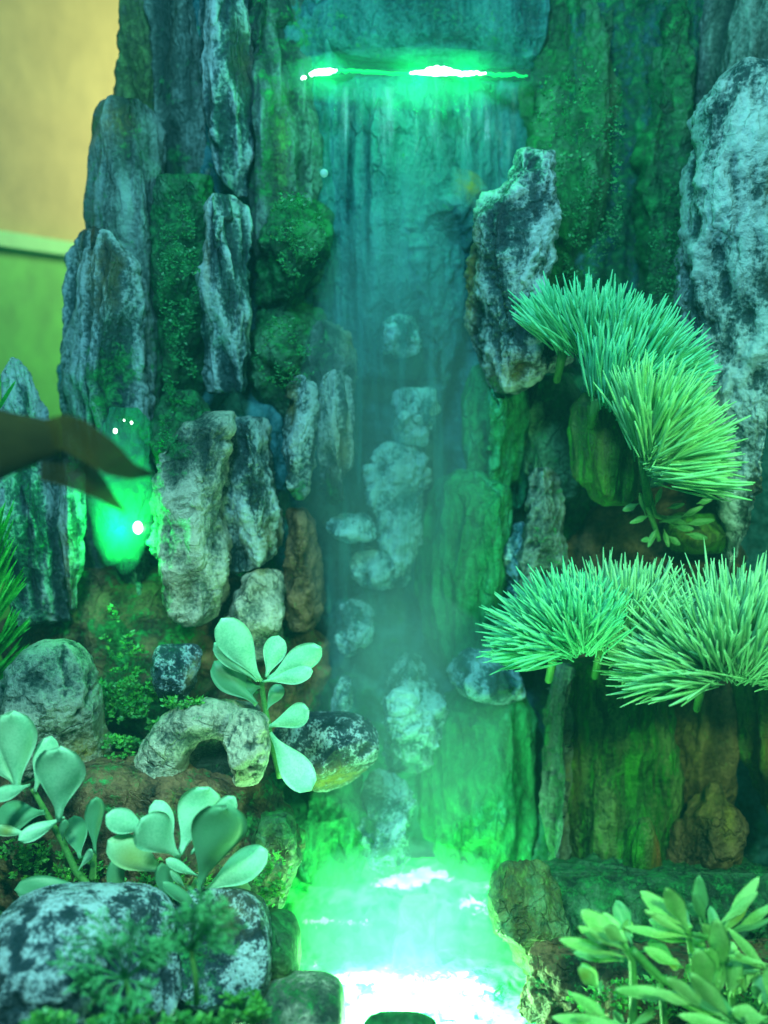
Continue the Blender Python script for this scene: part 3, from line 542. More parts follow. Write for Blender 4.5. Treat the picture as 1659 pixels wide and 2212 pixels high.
rock('mossy_rock', 'round yellow green moss cushion behind the small dark leaves', 'rock', '1110:1470,1530;1125:1440,1560;1160:1430,1570;1195:1450,1560', 0.06, 0.06, 'trunk', 6, mode='crag', moss=.7, spots=(('warm', 1490, 1150, 60, 30, .4),))
rock('trunk_column', 'thin pale edged column at the right bank of the pool', RC, '1440:1120,1215;1540:1148,1232;1640:1163,1236;1760:1170,1236;1840:1176,1236;1890:1190,1235;1905:1200,1232', -0.04, 0.06, 'column', 8, fac=.6, moss=.36, pale=.2, group=GC, res=3.8, spots=(('moss', 1160, 1560, 30, 120, .4), ('warm', 1226, 1700, 10, 160, .5)))
rock('trunk_column', 'broad moss streaked column under the lowest needle plants', RC, '1430:1205,1470;1540:1215,1465;1660:1220,1462;1780:1225,1450;1860:1230,1440;1920:1240,1420', 0.0, 0.10, 'trunk', 10, moss=.5, group=GC, res=4.2, fac=.4, e=.45, spots=(('moss', 1395, 1620, 40, 160, .2), ('warm', 1240, 1640, 12, 160, .3), ('moss', 1300, 1600, 30, 200, -.1)))
rock('trunk_column', 'reddish brown column behind the white bellied rock', RC, '1430:1440,1600;1540:1440,1590;1660:1440,1590;1780:1440,1590;1900:1430,1600', 0.06, 0.10, 'brown', 9, fac=.5, moss=.25, warm=.15, group=GC, res=4.6, spots=(('warm', 1480, 1560, 30, 120, .4),))
rock('trunk_column', 'moss and orange streaked column at the lower right edge', RC, '1430:1595,1760;1540:1590,1760;1640:1605,1760;1700:1635,1760;1760:1655,1760', -0.04, 0.10, 'trunk', 9, moss=.45, group=GC, res=4.4, spots=(('warm', 1650, 1560, 18, 120, 1.1),))
rock('bellied_rock', 'cone shaped brown rock with a pale rounded belly at lower right', 'rock', '1690:1530,1560;1730:1510,1580;1780:1480,1600;1830:1450,1612;1880:1430,1606;1910:1440,1580', -0.10, 0.08, 'brown', 9, mode='crag', moss=.25, pale=.08, res=3.8, spots=(('pale', 1560, 1830, 40, 30, .4), ('warm', 1560, 1760, 14, 50, 1.0), ('warm', 1520, 1720, 26, 50, .5)))
rock('spike_rock', 'small green and orange spike of rock at the foot of the mossy column', 'rock', '1768:1380,1398;1800:1366,1412;1850:1352,1425;1890:1345,1435', -0.12, 0.04, 'trunk', 5, moss=.5, res=3.6, spots=(('warm', 1415, 1830, 18, 60, 1.0),))
rock('base_rock', 'dark ledge of rock behind the pointed leaf plants at lower right', 'rock', '1880:1130,1700;1960:1110,1740;2060:1120,1740;2140:1140,1740', -0.16, 0.12, 'mossy', 26, mode='crag', moss=.5, res=5.5, pale=-.25)
rock('rim_rock', 'olive green rounded rock on the right rim of the pool', 'rock', '1868:1100,1150;1885:1080,1190;1940:1062,1215;2000:1060,1215;2050:1095,1215;2100:1120,1210;2150:1150,1200', -0.26, 0.09, 'mossy', 8, mode='crag', moss=.42, warm=.3, res=3.8)
rock('base_rock', 'dark mossy rock filling the bottom right corner', 'rock', '2050:1150,1740;2120:1150,1740;2200:1120,1740;2320:1060,1740', -0.40, 0.10, 'brown', 18, mode='crag', moss=.42, res=5.5, pale=-.05, spots=(('pale', 1250, 2160, 80, 40, .15),))

# ------------------------------------------------------------------ pool, falling water, submerged lamp
def watermat(name, c1, c2, trans, transp, alpha_noise=False, rough=0.12, vert=1.0, scale=20, foam=True):
    m, nt, N, L, B = newmat(name)
    geo = N.new('ShaderNodeNewGeometry'); mp = N.new('ShaderNodeMapping'); mp.inputs['Scale'].default_value = (1, 1, vert); L.new(geo.outputs['Position'], mp.inputs['Vector'])
    A = tex(N, L, mp.outputs[0], scale, 7, 0.65, 0.6)
    col = ramp(N, L, A, [(0.38, c1), (0.62, c2)])
    if foam:
        fo = attr(N, 'foam'); Bn = tex(N, L, geo.outputs['Position'], 34, 5, 0.65, 1.2)
        ff = math_(N, L, 'ADD', math_(N, L, 'MULTIPLY', math_(N, L, 'ADD', math_(N, L, 'SUBTRACT', Bn, 0.5), math_(N, L, 'SUBTRACT', fo, 0.5)), 9.0), 0.5, True)
        col = mixc(N, L, ff, col, (0.9, 0.95, 0.92))
    L.new(col, B.inputs['Base Color']); B.inputs['Roughness'].default_value = rough
    t = N.new('ShaderNodeBsdfTranslucent'); L.new(col, t.inputs[0])
    tr = N.new('ShaderNodeBsdfTransparent')
    m1 = N.new('ShaderNodeMixShader'); m1.inputs[0].default_value = trans; L.new(B.outputs[0], m1.inputs[1]); L.new(t.outputs[0], m1.inputs[2])
    m2 = N.new('ShaderNodeMixShader'); L.new(m1.outputs[0], m2.inputs[1]); L.new(tr.outputs[0], m2.inputs[2])
    if alpha_noise:
        st = math_(N, L, 'ADD', math_(N, L, 'MULTIPLY', math_(N, L, 'SUBTRACT', A, 0.5), -1.5), transp, True)
        fa = math_(N, L, 'SUBTRACT', 1.0, attr(N, 'thin'))
        st = math_(N, L, 'SUBTRACT', 1.0, math_(N, L, 'MULTIPLY', math_(N, L, 'SUBTRACT', 1.0, st), fa), True)
        L.new(st, m2.inputs[0])
    elif foam:
        L.new(math_(N, L, 'MULTIPLY', math_(N, L, 'SUBTRACT', 1.0, ff), transp), m2.inputs[0])
    else: m2.inputs[0].default_value = transp
    L.new(m2.outputs[0], N['Material Output'].inputs[0])
    b = N.new('ShaderNodeBump'); b.inputs['Strength'].default_value = 0.35; b.inputs['Distance'].default_value = 0.008
    L.new(A, b.inputs['Height']); L.new(b.outputs[0], B.inputs['Normal'])
    return m
M['water'] = watermat('pool_water', (0.01, 0.40, 0.14), (0.28, 0.95, 0.45), 0.80, 0.42)
M['fall'] = watermat('falling_water', (0.02, 0.16, 0.20), (0.07, 0.30, 0.36), 0.2, 0.98, True, vert=0.06, scale=34, foam=False)
M['stream'] = watermat('stream_water', (0.45, 0.80, 0.62), (0.80, 0.98, 0.90), 0.6, 0.35, True, vert=0.08, scale=30, foam=False)
# rows: picture height, left, right, depth  (water lying nearly flat where depth falls fast)
prow = [(1852, 640, 1050, 0.13), (1880, 636, 1080, 0.06), (1920, 628, 1085, 0.0), (1965, 600, 1070, -0.06), (1990, 588, 1085, -0.09), (2005, 585, 1100, -0.115),
        (2040, 592, 1128, -0.14), (2080, 620, 1150, -0.18), (2110, 640, 1156, -0.232), (2160, 636, 1156, -0.307), (2220, 600, 1140, -0.39), (2300, 560, 1110, -0.488), (2360, 560, 1100, -0.556)]
pr = np.array(prow, float); ny, nx = 190, 170
yy = np.linspace(pr[0, 0], pr[-1, 0], ny)
l = np.interp(yy, pr[:, 0], pr[:, 1]) - 34; r = np.interp(yy, pr[:, 0], pr[:, 2]) + 20; Yd = np.interp(yy, pr[:, 0], pr[:, 3])
ker = np.hanning(13)[1:-1]; ker /= ker.sum(); Yd = np.convolve(np.pad(Yd, 5, mode='reflect', reflect_type='odd'), ker, 'valid'); 
X = l[:, None] + (r - l)[:, None] * np.linspace(0, 1, nx)[None]; Yp = np.repeat(yy[:, None], nx, 1); YY = np.repeat(Yd[:, None], nx, 1)
V = Pn(X, Yp, YY); V[..., 2] += 0.016 * fbm(V * np.array([11, 11, 11]), 3) + 0.006 * fbm(V * 38, 3)
foam = np.full(X.shape, 0.22)
for (sx, sy, rx, ry, v) in ((930, 1892, 70, 20, .36), (850, 1905, 60, 22, .33), (1020, 1955, 50, 24, .3), (1060, 1910, 40, 14, .28), (700, 1993, 110, 10, .3), (900, 2120, 140, 30, .25), (690, 2060, 20, 60, .2), (1010, 2140, 80, 30, .25), (1140, 2110, 12, 60, .35), (780, 2110, 90, 18, .28)):
    foam += v * np.exp(-((X - sx) / rx) ** 2 - ((Yp - sy) / ry) ** 2)
idx = np.arange(ny * nx).reshape(ny, nx); f = np.stack([idx[:-1, :-1], idx[1:, :-1], idx[1:, 1:], idx[:-1, 1:]], -1).reshape(-1, 4)
tag(mesh('pool_water', V.reshape(-1, 3), f, M['water'], None, {'foam': foam.ravel()}), kind='structure')
def fallsheet(name, rows, mat, label, nyd=6, amp=0.01, thin=None, cat='waterfall'):
    pr = np.array(rows, float); n = int((pr[-1, 0] - pr[0, 0]) / nyd); yy = np.linspace(pr[0, 0], pr[-1, 0], n); nx = max(12, int((pr[:, 2] - pr[:, 1]).max() / 6))
    l = np.interp(yy, pr[:, 0], pr[:, 1]); r = np.interp(yy, pr[:, 0], pr[:, 2]); Yd = np.interp(yy, pr[:, 0], pr[:, 3])
    X = l[:, None] + (r - l)[:, None] * np.linspace(0, 1, nx)[None]; Yp = np.repeat(yy[:, None], nx, 1)
    V = Pn(X, Yp, np.repeat(Yd[:, None], nx, 1)); V[..., 1] -= amp * fbm(V * np.array([22, 5, 1.5]), 3)
    ed = np.minimum(np.linspace(0, 1, nx), 1 - np.linspace(0, 1, nx)) / 0.12; th = 1 - np.clip(ed, 0, 1)[None] * np.ones((n, 1))
    tt = (yy - yy[0]) / (yy[-1] - yy[0]); th = np.maximum(th, np.clip((tt - 0.75) * 4, 0, 1)[:, None])
    idx = np.arange(n * nx).reshape(n, nx); f = np.stack([idx[:-1, :-1], idx[1:, :-1], idx[1:, 1:], idx[:-1, 1:]], -1).reshape(-1, 4)
    o = mesh(name, V.reshape(-1, 3), f, mat, None, {'thin': np.clip(th, 0, 1).ravel()}); s = o.modifiers.new('t', 'SOLIDIFY'); s.thickness = 0.003
    return tag(o, label, cat)
fallsheet('waterfall', [(170, 668, 1138, 0.17), (182, 672, 1140, 0.15), (300, 700, 1135, 0.135), (600, 715, 1010, 0.10), (900, 700, 1000, 0.09), (1300, 700, 960, 0.07), (1560, 720, 960, 0.0)], M['fall'], 'thin teal waterfall streaming from the lit slit down the rock face')
fallsheet('water_stream', [(1930, 870, 945, -0.04), (1960, 858, 945, -0.09), (2060, 845, 945, -0.17), (2130, 838, 950, -0.24), (2190, 830, 960, -0.30)], M['stream'], 'short white stream pouring from the upper pool into the lower one', 4, 0.004)
pl_ = empty('pool_lamp', P(880, 2215, -0.385) - np.array([0, 0, 0.13]), 'round underwater lamp shining up through the white water of the lower pool', 'lamp')
pc = np.array(pl_.location)
v, f = tube([pc + np.array([0, 0, -0.03]), pc, pc + np.array([0, 0, 0.012])], [0.05, 0.055, 0.05], 24); mesh('housing', v, f, M['metal'], pl_)
v, f = tube([pc + np.array([0, 0, 0.0125]), pc + np.array([0, 0, 0.018])], [0.045, 0.035], 24); mesh('lens', v, f, M['lens'], pl_)
lamp('pool_glow', 'AREA', tuple(pc + np.array([0.0, 0.0, 0.03])), 34.0, (0.34, 1.0, 0.38), 0.26, aim=tuple(pc + np.array([0, 0.0, 1.0])), size_y=0.18)
lamp('pool_glow_back', 'AREA', tuple(P(900, 1950, -0.04) + np.array([0.0, 0.02, -0.10])), 6.5, (0.10, 1.0, 0.15), 0.36, aim=tuple(P(900, 1950, -0.04) + np.array([0, 0.02, 1])), size_y=0.12)

# left spot lamp in its niche
ln = empty('niche_lamp', P(298, 1140, -0.04), 'small glowing green spot lamp in the niche left of the biggest stone', 'lamp')
lc = np.array(ln.location)
def ball(c, r, sc=(1, 1, 1), n=16):
    V = []; Fc = []
    for i in range(n + 1):
        th = math.pi * i / n
        for k in range(n * 2):
            ph = math.pi * k / n; V.append(np.array(c) + r * np.array([math.sin(th) * math.cos(ph) * sc[0], math.sin(th) * math.sin(ph) * sc[1], math.cos(th) * sc[2]]))
    for i in range(n):
        for k in range(n * 2):
            k2 = (k + 1) % (n * 2); Fc.append((i * 2 * n + k, i * 2 * n + k2, (i + 1) * 2 * n + k2, (i + 1) * 2 * n + k))
    return V, Fc
v, f = ball(lc, 0.0105, (1, 1, 1.35)); mesh('bulb_and_glint', v, f, M['lens'], ln)
for (bx_, by_, br_) in ((249, 931, .0075), (284, 913, .0045), (268, 908, .003)):  # glowing dots added for reflected sparkles, not further lamps
    v, f = ball(P(bx_, by_, -0.035), br_ * .6, (1, 1, 1.3), 8); mesh('bulb_and_glint', v, f, M['lens'], ln)
v, f = tube([lc + np.array([0.012, 0.004, -0.002]), lc + np.array([0.04, 0.03, -0.01])], [0.014, 0.02], 16); mesh('socket', v, f, M['metal'], ln)
lamp('niche_glow', 'POINT', tuple(lc + np.array([-0.03, -0.03, 0.0])), 2.6, (0.0, 1.0, 0.10), 0.02)


# ------------------------------------------------------------------ plants
def leaf_geo(b, t, wid, bow=0.0, roll=0.0, tip=0.62, fold=0.10, pet=0.16, th=0.0022, nu=14, nv=8, sharp=0.0):
    """closed leaf blade: b base, t tip (3-D), wid width in metres; its broadest place at fraction tip"""
    b = np.asarray(b, float); t = np.asarray(t, float); ax = t - b; Ln = np.linalg.norm(ax); ax = ax / Ln
    view = (b + t) / 2 - CAM; view /= np.linalg.norm(view)
    side = np.cross(ax, view); side /= np.linalg.norm(side) + 1e-9; nor = np.cross(side, ax)
    c, s_ = math.cos(roll), math.sin(roll); sd = side * c + nor * s_; nr = nor * c - side * s_
    V = []
    for sgn in (1, -1):
        for i in range(nu + 1):
            u = i / nu
            if u < tip: wv = pet + (1 - pet) * (math.sin(math.pi / 2 * max(0, (u - 0.08)) / (tip - 0.08)) ** 1.7)
            else: wv = math.sqrt(max(0, 1 - ((u - tip) / (1 - tip)) ** (2.0 - sharp)))
            hw = wid / 2 * max(wv, 0.03)
            cpt = b + ax * Ln * u + nr * bow * Ln * math.sin(math.pi * u * 0.95)
            for j in range(nv + 1):
                v = -1 + 2 * j / nv
                V.append(cpt + sd * hw * v - nr * (fold * wid * (1 - v * v)) + nr * sgn * th * (1 - v * v * .9) * (0.4 + 0.6 * wv) + nr * 0.03 * wid * math.sin(9 * u + 3 * v))
    m = (nu + 1) * (nv + 1); Fc = []
    for i in range(nu):
        for j in range(nv):
            a = i * (nv + 1) + j; q = (a, a + 1, a + nv + 2, a + nv + 1)
            Fc.append(q[::-1]); Fc.append(tuple(x + m for x in q))
    for i in range(nu):
        a = i * (nv + 1); Fc.append((a, a + nv + 1, a + nv + 1 + m, a + m)); a += nv; Fc.append((a + nv + 1, a, a + m, a + nv + 1 + m))
    for j in range(nv):
        a = nu * (nv + 1) + j; Fc.append((a, a + m, a + m + 1, a + 1)); a = j; Fc.append((a + 1, a + m + 1, a + m, a))
    return V, Fc
def broad_plant(name, label, base, Y, leaves, stems, conv, matl='leaf', dy=0.05, sharp=0.0, tip=0.66, fold=0.10, seed=1, names='leaf', wf=1.12):
    rs = random.Random(seed)
    bx, by = conv(*base); root = empty(name, P(bx, by, Y), label, 'plant')
    if matl == 'leaf2':
        leaves = list(leaves) + [(l[0] + rs.uniform(-30, 30), l[1] + rs.uniform(-30, 30), l[0] + (l[2] - l[0]) * .8 + rs.uniform(-85, 85), l[1] + (l[3] - l[1]) * .6 + rs.uniform(-40, 70), l[4] * rs.uniform(.6, .95), rs.choice(['b', 'b', 'd', 'y', 'f'])) for l in leaves for _ in range(2)]
    for L_ in leaves:
        x0, y0, x1, y1, wd = L_[:5]; k = L_[5] if len(L_) > 5 else ''
        a = conv(x0, y0); b = conv(x1, y1); wpx = wd * (conv(1, 0)[0] - conv(0, 0)[0])
        dl = (-0.03 if 'f' in k else 0.03 if 'b' in k else 0) + rs.uniform(-.012, .012)
        ln = math.hypot(a[0] - b[0], a[1] - b[1])
        yb = Y + dl * .3; yt = Y + dl - rs.uniform(.1, .5) * dy * (1 if 'b' not in k else -.5)
        wd3 = wpx * (0.95 if matl == 'leaf2' else wf) * unit(b[0], b[1], yt)
        v, f = leaf_geo(P(*a, yb), P(*b, yt), wd3, bow=rs.uniform(-.05, .10), roll=rs.uniform(-.25, .25), tip=tip + rs.uniform(-.04, .04), fold=fold * rs.uniform(.5, 1.6), sharp=sharp)
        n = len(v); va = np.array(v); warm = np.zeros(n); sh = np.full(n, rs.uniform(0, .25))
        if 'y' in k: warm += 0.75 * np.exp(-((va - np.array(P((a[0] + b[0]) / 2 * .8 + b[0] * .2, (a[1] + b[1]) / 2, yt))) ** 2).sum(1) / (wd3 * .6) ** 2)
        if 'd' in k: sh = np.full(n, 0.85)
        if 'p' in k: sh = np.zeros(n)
        mesh(names, va, f, M[matl], root, {'warm': warm, 'shade': sh})
    for st in stems:
        pts = [P(*conv(x, y), Y + 0.012) for x, y in st]
        rr = np.linspace(0.0075, 0.0045, len(pts)); 
        # smooth the stem
        tt = np.linspace(0, len(pts) - 1, 5 * len(pts)); pts = np.stack([np.interp(tt, range(len(pts)), np.array(pts)[:, c]) for c in range(3)], 1); rr = np.interp(tt, range(len(rr)), rr)
        v, f = tube(pts, list(rr), 8); mesh('stem', v, f, M['stem'], root, {'warm': np.zeros(len(v)), 'shade': np.zeros(len(v))})
    return root
c5 = lambda x, y: (x / 2.0, 1469 + y / 2.0)
c3 = lambda x, y: (x / 2.0, 743 + y / 2.0)
c6 = lambda x, y: (829.5 + x / 2.0, 1469 + y / 2.0)
c4 = lambda x, y: (829.5 + x / 2.0, 743 + y / 2.0)
c8 = lambda x, y: (1123 + x / 2.312, 1771 + y / 2.312)
def from3(*l):      # crop-3 leaf given in crop-5 numbers
    x0, y0, x1, y1, wd = l[:5]; q = lambda x, y: (x, (743 + y / 2 - 1469) * 2)
    return (*q(x0, y0), *q(x1, y1), wd, *l[5:])
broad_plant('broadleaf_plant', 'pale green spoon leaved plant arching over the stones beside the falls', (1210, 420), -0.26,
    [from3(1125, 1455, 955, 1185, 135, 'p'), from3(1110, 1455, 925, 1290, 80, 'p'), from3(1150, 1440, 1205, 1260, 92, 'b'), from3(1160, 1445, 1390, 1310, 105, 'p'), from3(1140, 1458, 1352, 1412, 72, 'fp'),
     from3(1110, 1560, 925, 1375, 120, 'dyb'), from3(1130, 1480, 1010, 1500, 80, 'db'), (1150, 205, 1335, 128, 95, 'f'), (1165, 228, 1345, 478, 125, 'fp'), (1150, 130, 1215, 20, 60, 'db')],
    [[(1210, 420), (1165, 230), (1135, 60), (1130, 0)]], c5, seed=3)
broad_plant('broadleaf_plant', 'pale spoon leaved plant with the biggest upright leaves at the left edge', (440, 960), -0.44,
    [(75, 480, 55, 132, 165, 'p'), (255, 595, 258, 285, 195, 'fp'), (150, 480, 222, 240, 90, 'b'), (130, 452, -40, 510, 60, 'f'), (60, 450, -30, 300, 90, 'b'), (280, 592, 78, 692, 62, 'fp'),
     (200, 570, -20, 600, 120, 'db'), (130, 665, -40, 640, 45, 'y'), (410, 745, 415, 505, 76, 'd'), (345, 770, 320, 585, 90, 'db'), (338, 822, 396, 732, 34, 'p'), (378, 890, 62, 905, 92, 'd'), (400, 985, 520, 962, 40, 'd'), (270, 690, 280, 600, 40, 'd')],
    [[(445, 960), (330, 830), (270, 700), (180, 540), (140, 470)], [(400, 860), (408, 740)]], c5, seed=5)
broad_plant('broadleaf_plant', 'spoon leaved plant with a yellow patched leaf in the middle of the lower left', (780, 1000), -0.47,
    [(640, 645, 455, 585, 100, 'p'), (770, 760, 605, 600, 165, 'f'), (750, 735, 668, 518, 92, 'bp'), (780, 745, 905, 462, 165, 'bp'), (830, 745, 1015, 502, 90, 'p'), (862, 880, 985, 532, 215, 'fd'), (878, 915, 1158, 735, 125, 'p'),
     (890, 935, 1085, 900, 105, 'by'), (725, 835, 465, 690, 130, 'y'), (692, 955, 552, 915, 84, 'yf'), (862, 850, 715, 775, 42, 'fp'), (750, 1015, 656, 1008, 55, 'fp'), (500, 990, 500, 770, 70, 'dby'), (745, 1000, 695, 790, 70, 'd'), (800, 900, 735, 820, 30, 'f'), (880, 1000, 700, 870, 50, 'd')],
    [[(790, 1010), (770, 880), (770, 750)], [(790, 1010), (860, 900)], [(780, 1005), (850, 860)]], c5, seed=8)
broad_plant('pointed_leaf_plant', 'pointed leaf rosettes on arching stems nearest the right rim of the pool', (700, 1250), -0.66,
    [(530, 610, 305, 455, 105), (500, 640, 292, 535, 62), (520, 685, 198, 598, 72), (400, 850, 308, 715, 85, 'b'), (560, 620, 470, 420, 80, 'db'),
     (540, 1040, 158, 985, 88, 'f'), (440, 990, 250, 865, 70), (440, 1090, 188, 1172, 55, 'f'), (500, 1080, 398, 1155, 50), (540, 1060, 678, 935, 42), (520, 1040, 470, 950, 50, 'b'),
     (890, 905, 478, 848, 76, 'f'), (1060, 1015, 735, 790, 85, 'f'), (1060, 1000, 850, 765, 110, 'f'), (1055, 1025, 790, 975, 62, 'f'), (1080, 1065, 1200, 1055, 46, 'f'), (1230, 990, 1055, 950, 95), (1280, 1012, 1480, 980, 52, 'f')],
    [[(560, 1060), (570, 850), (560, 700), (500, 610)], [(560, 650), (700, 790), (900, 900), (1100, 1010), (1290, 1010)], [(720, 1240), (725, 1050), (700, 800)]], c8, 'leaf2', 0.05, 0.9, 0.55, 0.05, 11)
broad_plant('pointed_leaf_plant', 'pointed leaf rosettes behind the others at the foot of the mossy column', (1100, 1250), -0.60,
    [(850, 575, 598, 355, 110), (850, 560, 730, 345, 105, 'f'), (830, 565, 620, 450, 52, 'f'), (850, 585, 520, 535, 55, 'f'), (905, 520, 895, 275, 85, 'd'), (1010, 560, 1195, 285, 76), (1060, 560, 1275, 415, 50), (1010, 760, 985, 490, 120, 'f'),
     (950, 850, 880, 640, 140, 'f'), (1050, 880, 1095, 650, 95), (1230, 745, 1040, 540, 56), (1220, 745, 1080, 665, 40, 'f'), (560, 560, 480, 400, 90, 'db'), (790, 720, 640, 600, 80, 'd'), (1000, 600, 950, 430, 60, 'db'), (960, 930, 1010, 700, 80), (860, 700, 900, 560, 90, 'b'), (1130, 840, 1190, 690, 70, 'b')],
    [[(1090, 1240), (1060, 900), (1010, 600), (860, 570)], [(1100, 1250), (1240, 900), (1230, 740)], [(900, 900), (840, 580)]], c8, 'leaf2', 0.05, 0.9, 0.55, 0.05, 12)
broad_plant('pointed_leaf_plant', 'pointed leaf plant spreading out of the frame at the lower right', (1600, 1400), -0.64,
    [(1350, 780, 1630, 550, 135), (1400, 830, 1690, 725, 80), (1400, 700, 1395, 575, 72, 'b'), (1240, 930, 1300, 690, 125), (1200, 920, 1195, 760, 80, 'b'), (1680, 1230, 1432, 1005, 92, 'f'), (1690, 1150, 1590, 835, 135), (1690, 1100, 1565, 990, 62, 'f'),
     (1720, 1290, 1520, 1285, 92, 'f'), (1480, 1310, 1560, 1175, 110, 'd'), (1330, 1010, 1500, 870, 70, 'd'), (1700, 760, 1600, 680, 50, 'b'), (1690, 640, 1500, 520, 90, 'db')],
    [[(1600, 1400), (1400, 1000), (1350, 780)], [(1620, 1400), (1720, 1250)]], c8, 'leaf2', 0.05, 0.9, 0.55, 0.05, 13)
broad_plant('small_leaf_sprig', 'dim sprig of short pointed leaves hanging below the largest needle plant', (1180, 700), -0.03,
    [(1130, 740, 1105, 640, 24), (1150, 740, 1060, 775, 24), (1180, 790, 1140, 880, 24), (1190, 770, 1290, 745, 26), (1200, 740, 1310, 780, 26), (1230, 830, 1280, 870, 26), (1250, 790, 1340, 800, 28), (1170, 700, 1200, 620, 22), (1100, 690, 1030, 720, 30), (1280, 750, 1380, 700, 24), (1300, 780, 1430, 760, 28), (1300, 820, 1400, 840, 28), (1350, 690, 1420, 670, 24), (1220, 710, 1300, 690, 24), (1160, 840, 1110, 850, 22), (1210, 800, 1230, 880, 22)],
    [[(1130, 600), (1170, 740), (1290, 790)], [(1140, 700), (1190, 850)]], c4, 'stem', 0.03, 0.8, 0.5, 0.05, 17)

# needle rosettes
def needle_plant(label, centre, Y, axis, spread, length, count, mat, seed, br=(60, 20), width=0.0034, front=0.25, bend=0.25, fall=0.0, hole=None, stemto=None, flat=0.62):
    """brush of needles: axis and spread are angles in the picture plane (0 = right, 90 = up)"""
    rs = np.random.RandomState(seed)
    root = empty('needle_plant', P(centre[0], centre[1], Y), label, 'plant')
    c = np.array(root.location); V = []; Fc = []; u = unit(centre[0], centre[1], Y); tint = []
    for i in range(count):
        g = rs.uniform(-1, 1); ang = math.radians(axis + g * spread + rs.normal() * 2.5)
        el = rs.uniform(-flat, flat) ; toward = math.sin(el) + front * rs.uniform(-.3, 1)
        d = np.array([math.cos(ang) * math.cos(el), -toward, math.sin(ang) * math.cos(el)]); d /= np.linalg.norm(d)
        Ln = length * u * rs.uniform(.72, 1.06) * (1 - 0.12 * abs(g))
        q_ = np.clip(.5 - .5 * g + rs.normal() * .22, 0, 1); b0 = c + d * Ln * rs.uniform(0.02, 0.22) + rs.normal(size=3) * 0.008 + np.array([br[0] * u * q_, rs.normal() * .02, -br[1] * u * q_])
        side = np.cross(d, [0, 1, 0.1]); side /= np.linalg.norm(side); 
        curve = np.array([0, 0, 1.0]) * bend * rs.uniform(-.3, .6) + side * rs.normal() * .16; wj = rs.uniform(.75, 1.2)
        pts = []; rad = []
        for k in range(6):
            t = k / 5; pts.append(b0 + d * Ln * t * .94 + curve * Ln * t * t * .35); rad.append(width * wj * (0.45 + 0.8 * t if t < .6 else 0.93 * math.sqrt(max(0.02, 1 - ((t - .6) / .42) ** 2))))
        v, f = tube(pts, rad, 5); o = len(V); V += v; Fc += [tuple(x + o for x in q) for q in f]; tint += [float(rs.rand() * .3)] * len(v)
    n = len(V)
    va = np.array(V); dist = np.linalg.norm(va - c, axis=1)
    mesh('needles', va, Fc, M[mat], root, {'warm': np.zeros(n), 'shade': np.clip(np.array(tint), 0, 1)})
    st = stemto or (centre[0] - 15, centre[1] + 70)
    v, f = tube([P(st[0], st[1], Y + 0.09), P((st[0] + centre[0]) / 2, (st[1] + centre[1]) / 2, Y + 0.03), c], [0.008, 0.009, 0.011], 8)
    mesh('stem', v, f, M['stem'], root, {'warm': np.zeros(len(v)), 'shade': np.zeros(len(v))})
    return root
needle_plant('highest cyan green needle plant beside the blue slab', (1218, 752), -0.06, 100, 44, 160, 480, 'needle', 21, front=.35, br=(105, 35))
needle_plant('cyan green needle plant between the highest one and the largest one', (1320, 800), -0.09, 60, 46, 165, 480, 'needle', 22, front=.35, br=(80, 50))
needle_plant('largest needle plant, its yellow green needles fanning right over the white column', (1385, 965), -0.20, 50, 66, 190, 900, 'needle2', 23, front=.5, stemto=(1400, 1090), br=(20, 60))
needle_plant('needle plant behind the largest one, spreading up and right', (1290, 860), -0.10, 64, 44, 180, 500, 'needle', 24, br=(90, 80))
needle_plant('lower left needle plant fanning over the falls like a half sun', (1200, 1400), -0.24, 124, 64, 172, 860, 'needle', 25, front=.5, bend=.1, br=(70, 5))
needle_plant('pale middle needle plant between the two lower fans', (1300, 1392), -0.20, 88, 46, 180, 560, 'needle3', 26, br=(90, 0))
needle_plant('wide needle plant at the right edge with long low needles reaching left', (1520, 1462), -0.27, 100, 84, 245, 1150, 'needle3', 27, front=.5, bend=.25, br=(110, 0))
needle_plant('small tuft of green needles hanging under the lower fans', (1365, 1405), -0.22, 250, 70, 75, 40, 'needle2', 28, br=(30, 0))
# grass at the left edge
def blades(name, label, bases, Y, mat, seed, cat='grass tuft'):
    rs = random.Random(seed); V = []; Fc = []
    for (x, y, tx, ty, n) in bases:
        for i in range(n):
            a = P(x + rs.uniform(-14, 14), y + rs.uniform(-8, 8), Y + rs.uniform(-.03, .03)); b = P(tx + rs.uniform(-26, 26), ty + rs.uniform(-26, 26), Y + rs.uniform(-.06, .02))
            v, f = leaf_geo(a, b, rs.uniform(.005, .008), bow=rs.uniform(-.2, .2), nu=7, nv=2, tip=.3, fold=.02, pet=.5, th=.0008); o = len(V); V += v; Fc += [tuple(q + o for q in k) for k in f]
    n = len(V); return tag(mesh(name, V, Fc, M[mat], None, {'warm': np.zeros(n), 'shade': np.zeros(n)}), label, cat, None, 'thing')
blades('grass_tuft', 'bright green grass tuft against the low column at the left edge', [(-30, 1300, 15, 1180, 18), (-30, 1360, 35, 1250, 20), (-30, 1430, 45, 1330, 26), (-30, 1480, 60, 1400, 24), (-30, 1240, 8, 1100, 14)], -0.12, 'grassm', 31)
blades('grass_tuft', 'thin wisp of bright grass above the fish at the left edge', [(-20, 900, 10, 820, 8)], -0.12, 'grassm', 33)
blades('grass_tuft', 'small yellow green leafy tuft in the bottom left corner', [(20, 2250, 20, 2160, 8), (50, 2250, 60, 2170, 6), (10, 2250, -10, 2160, 6)], -0.66, 'leaf2', 32)

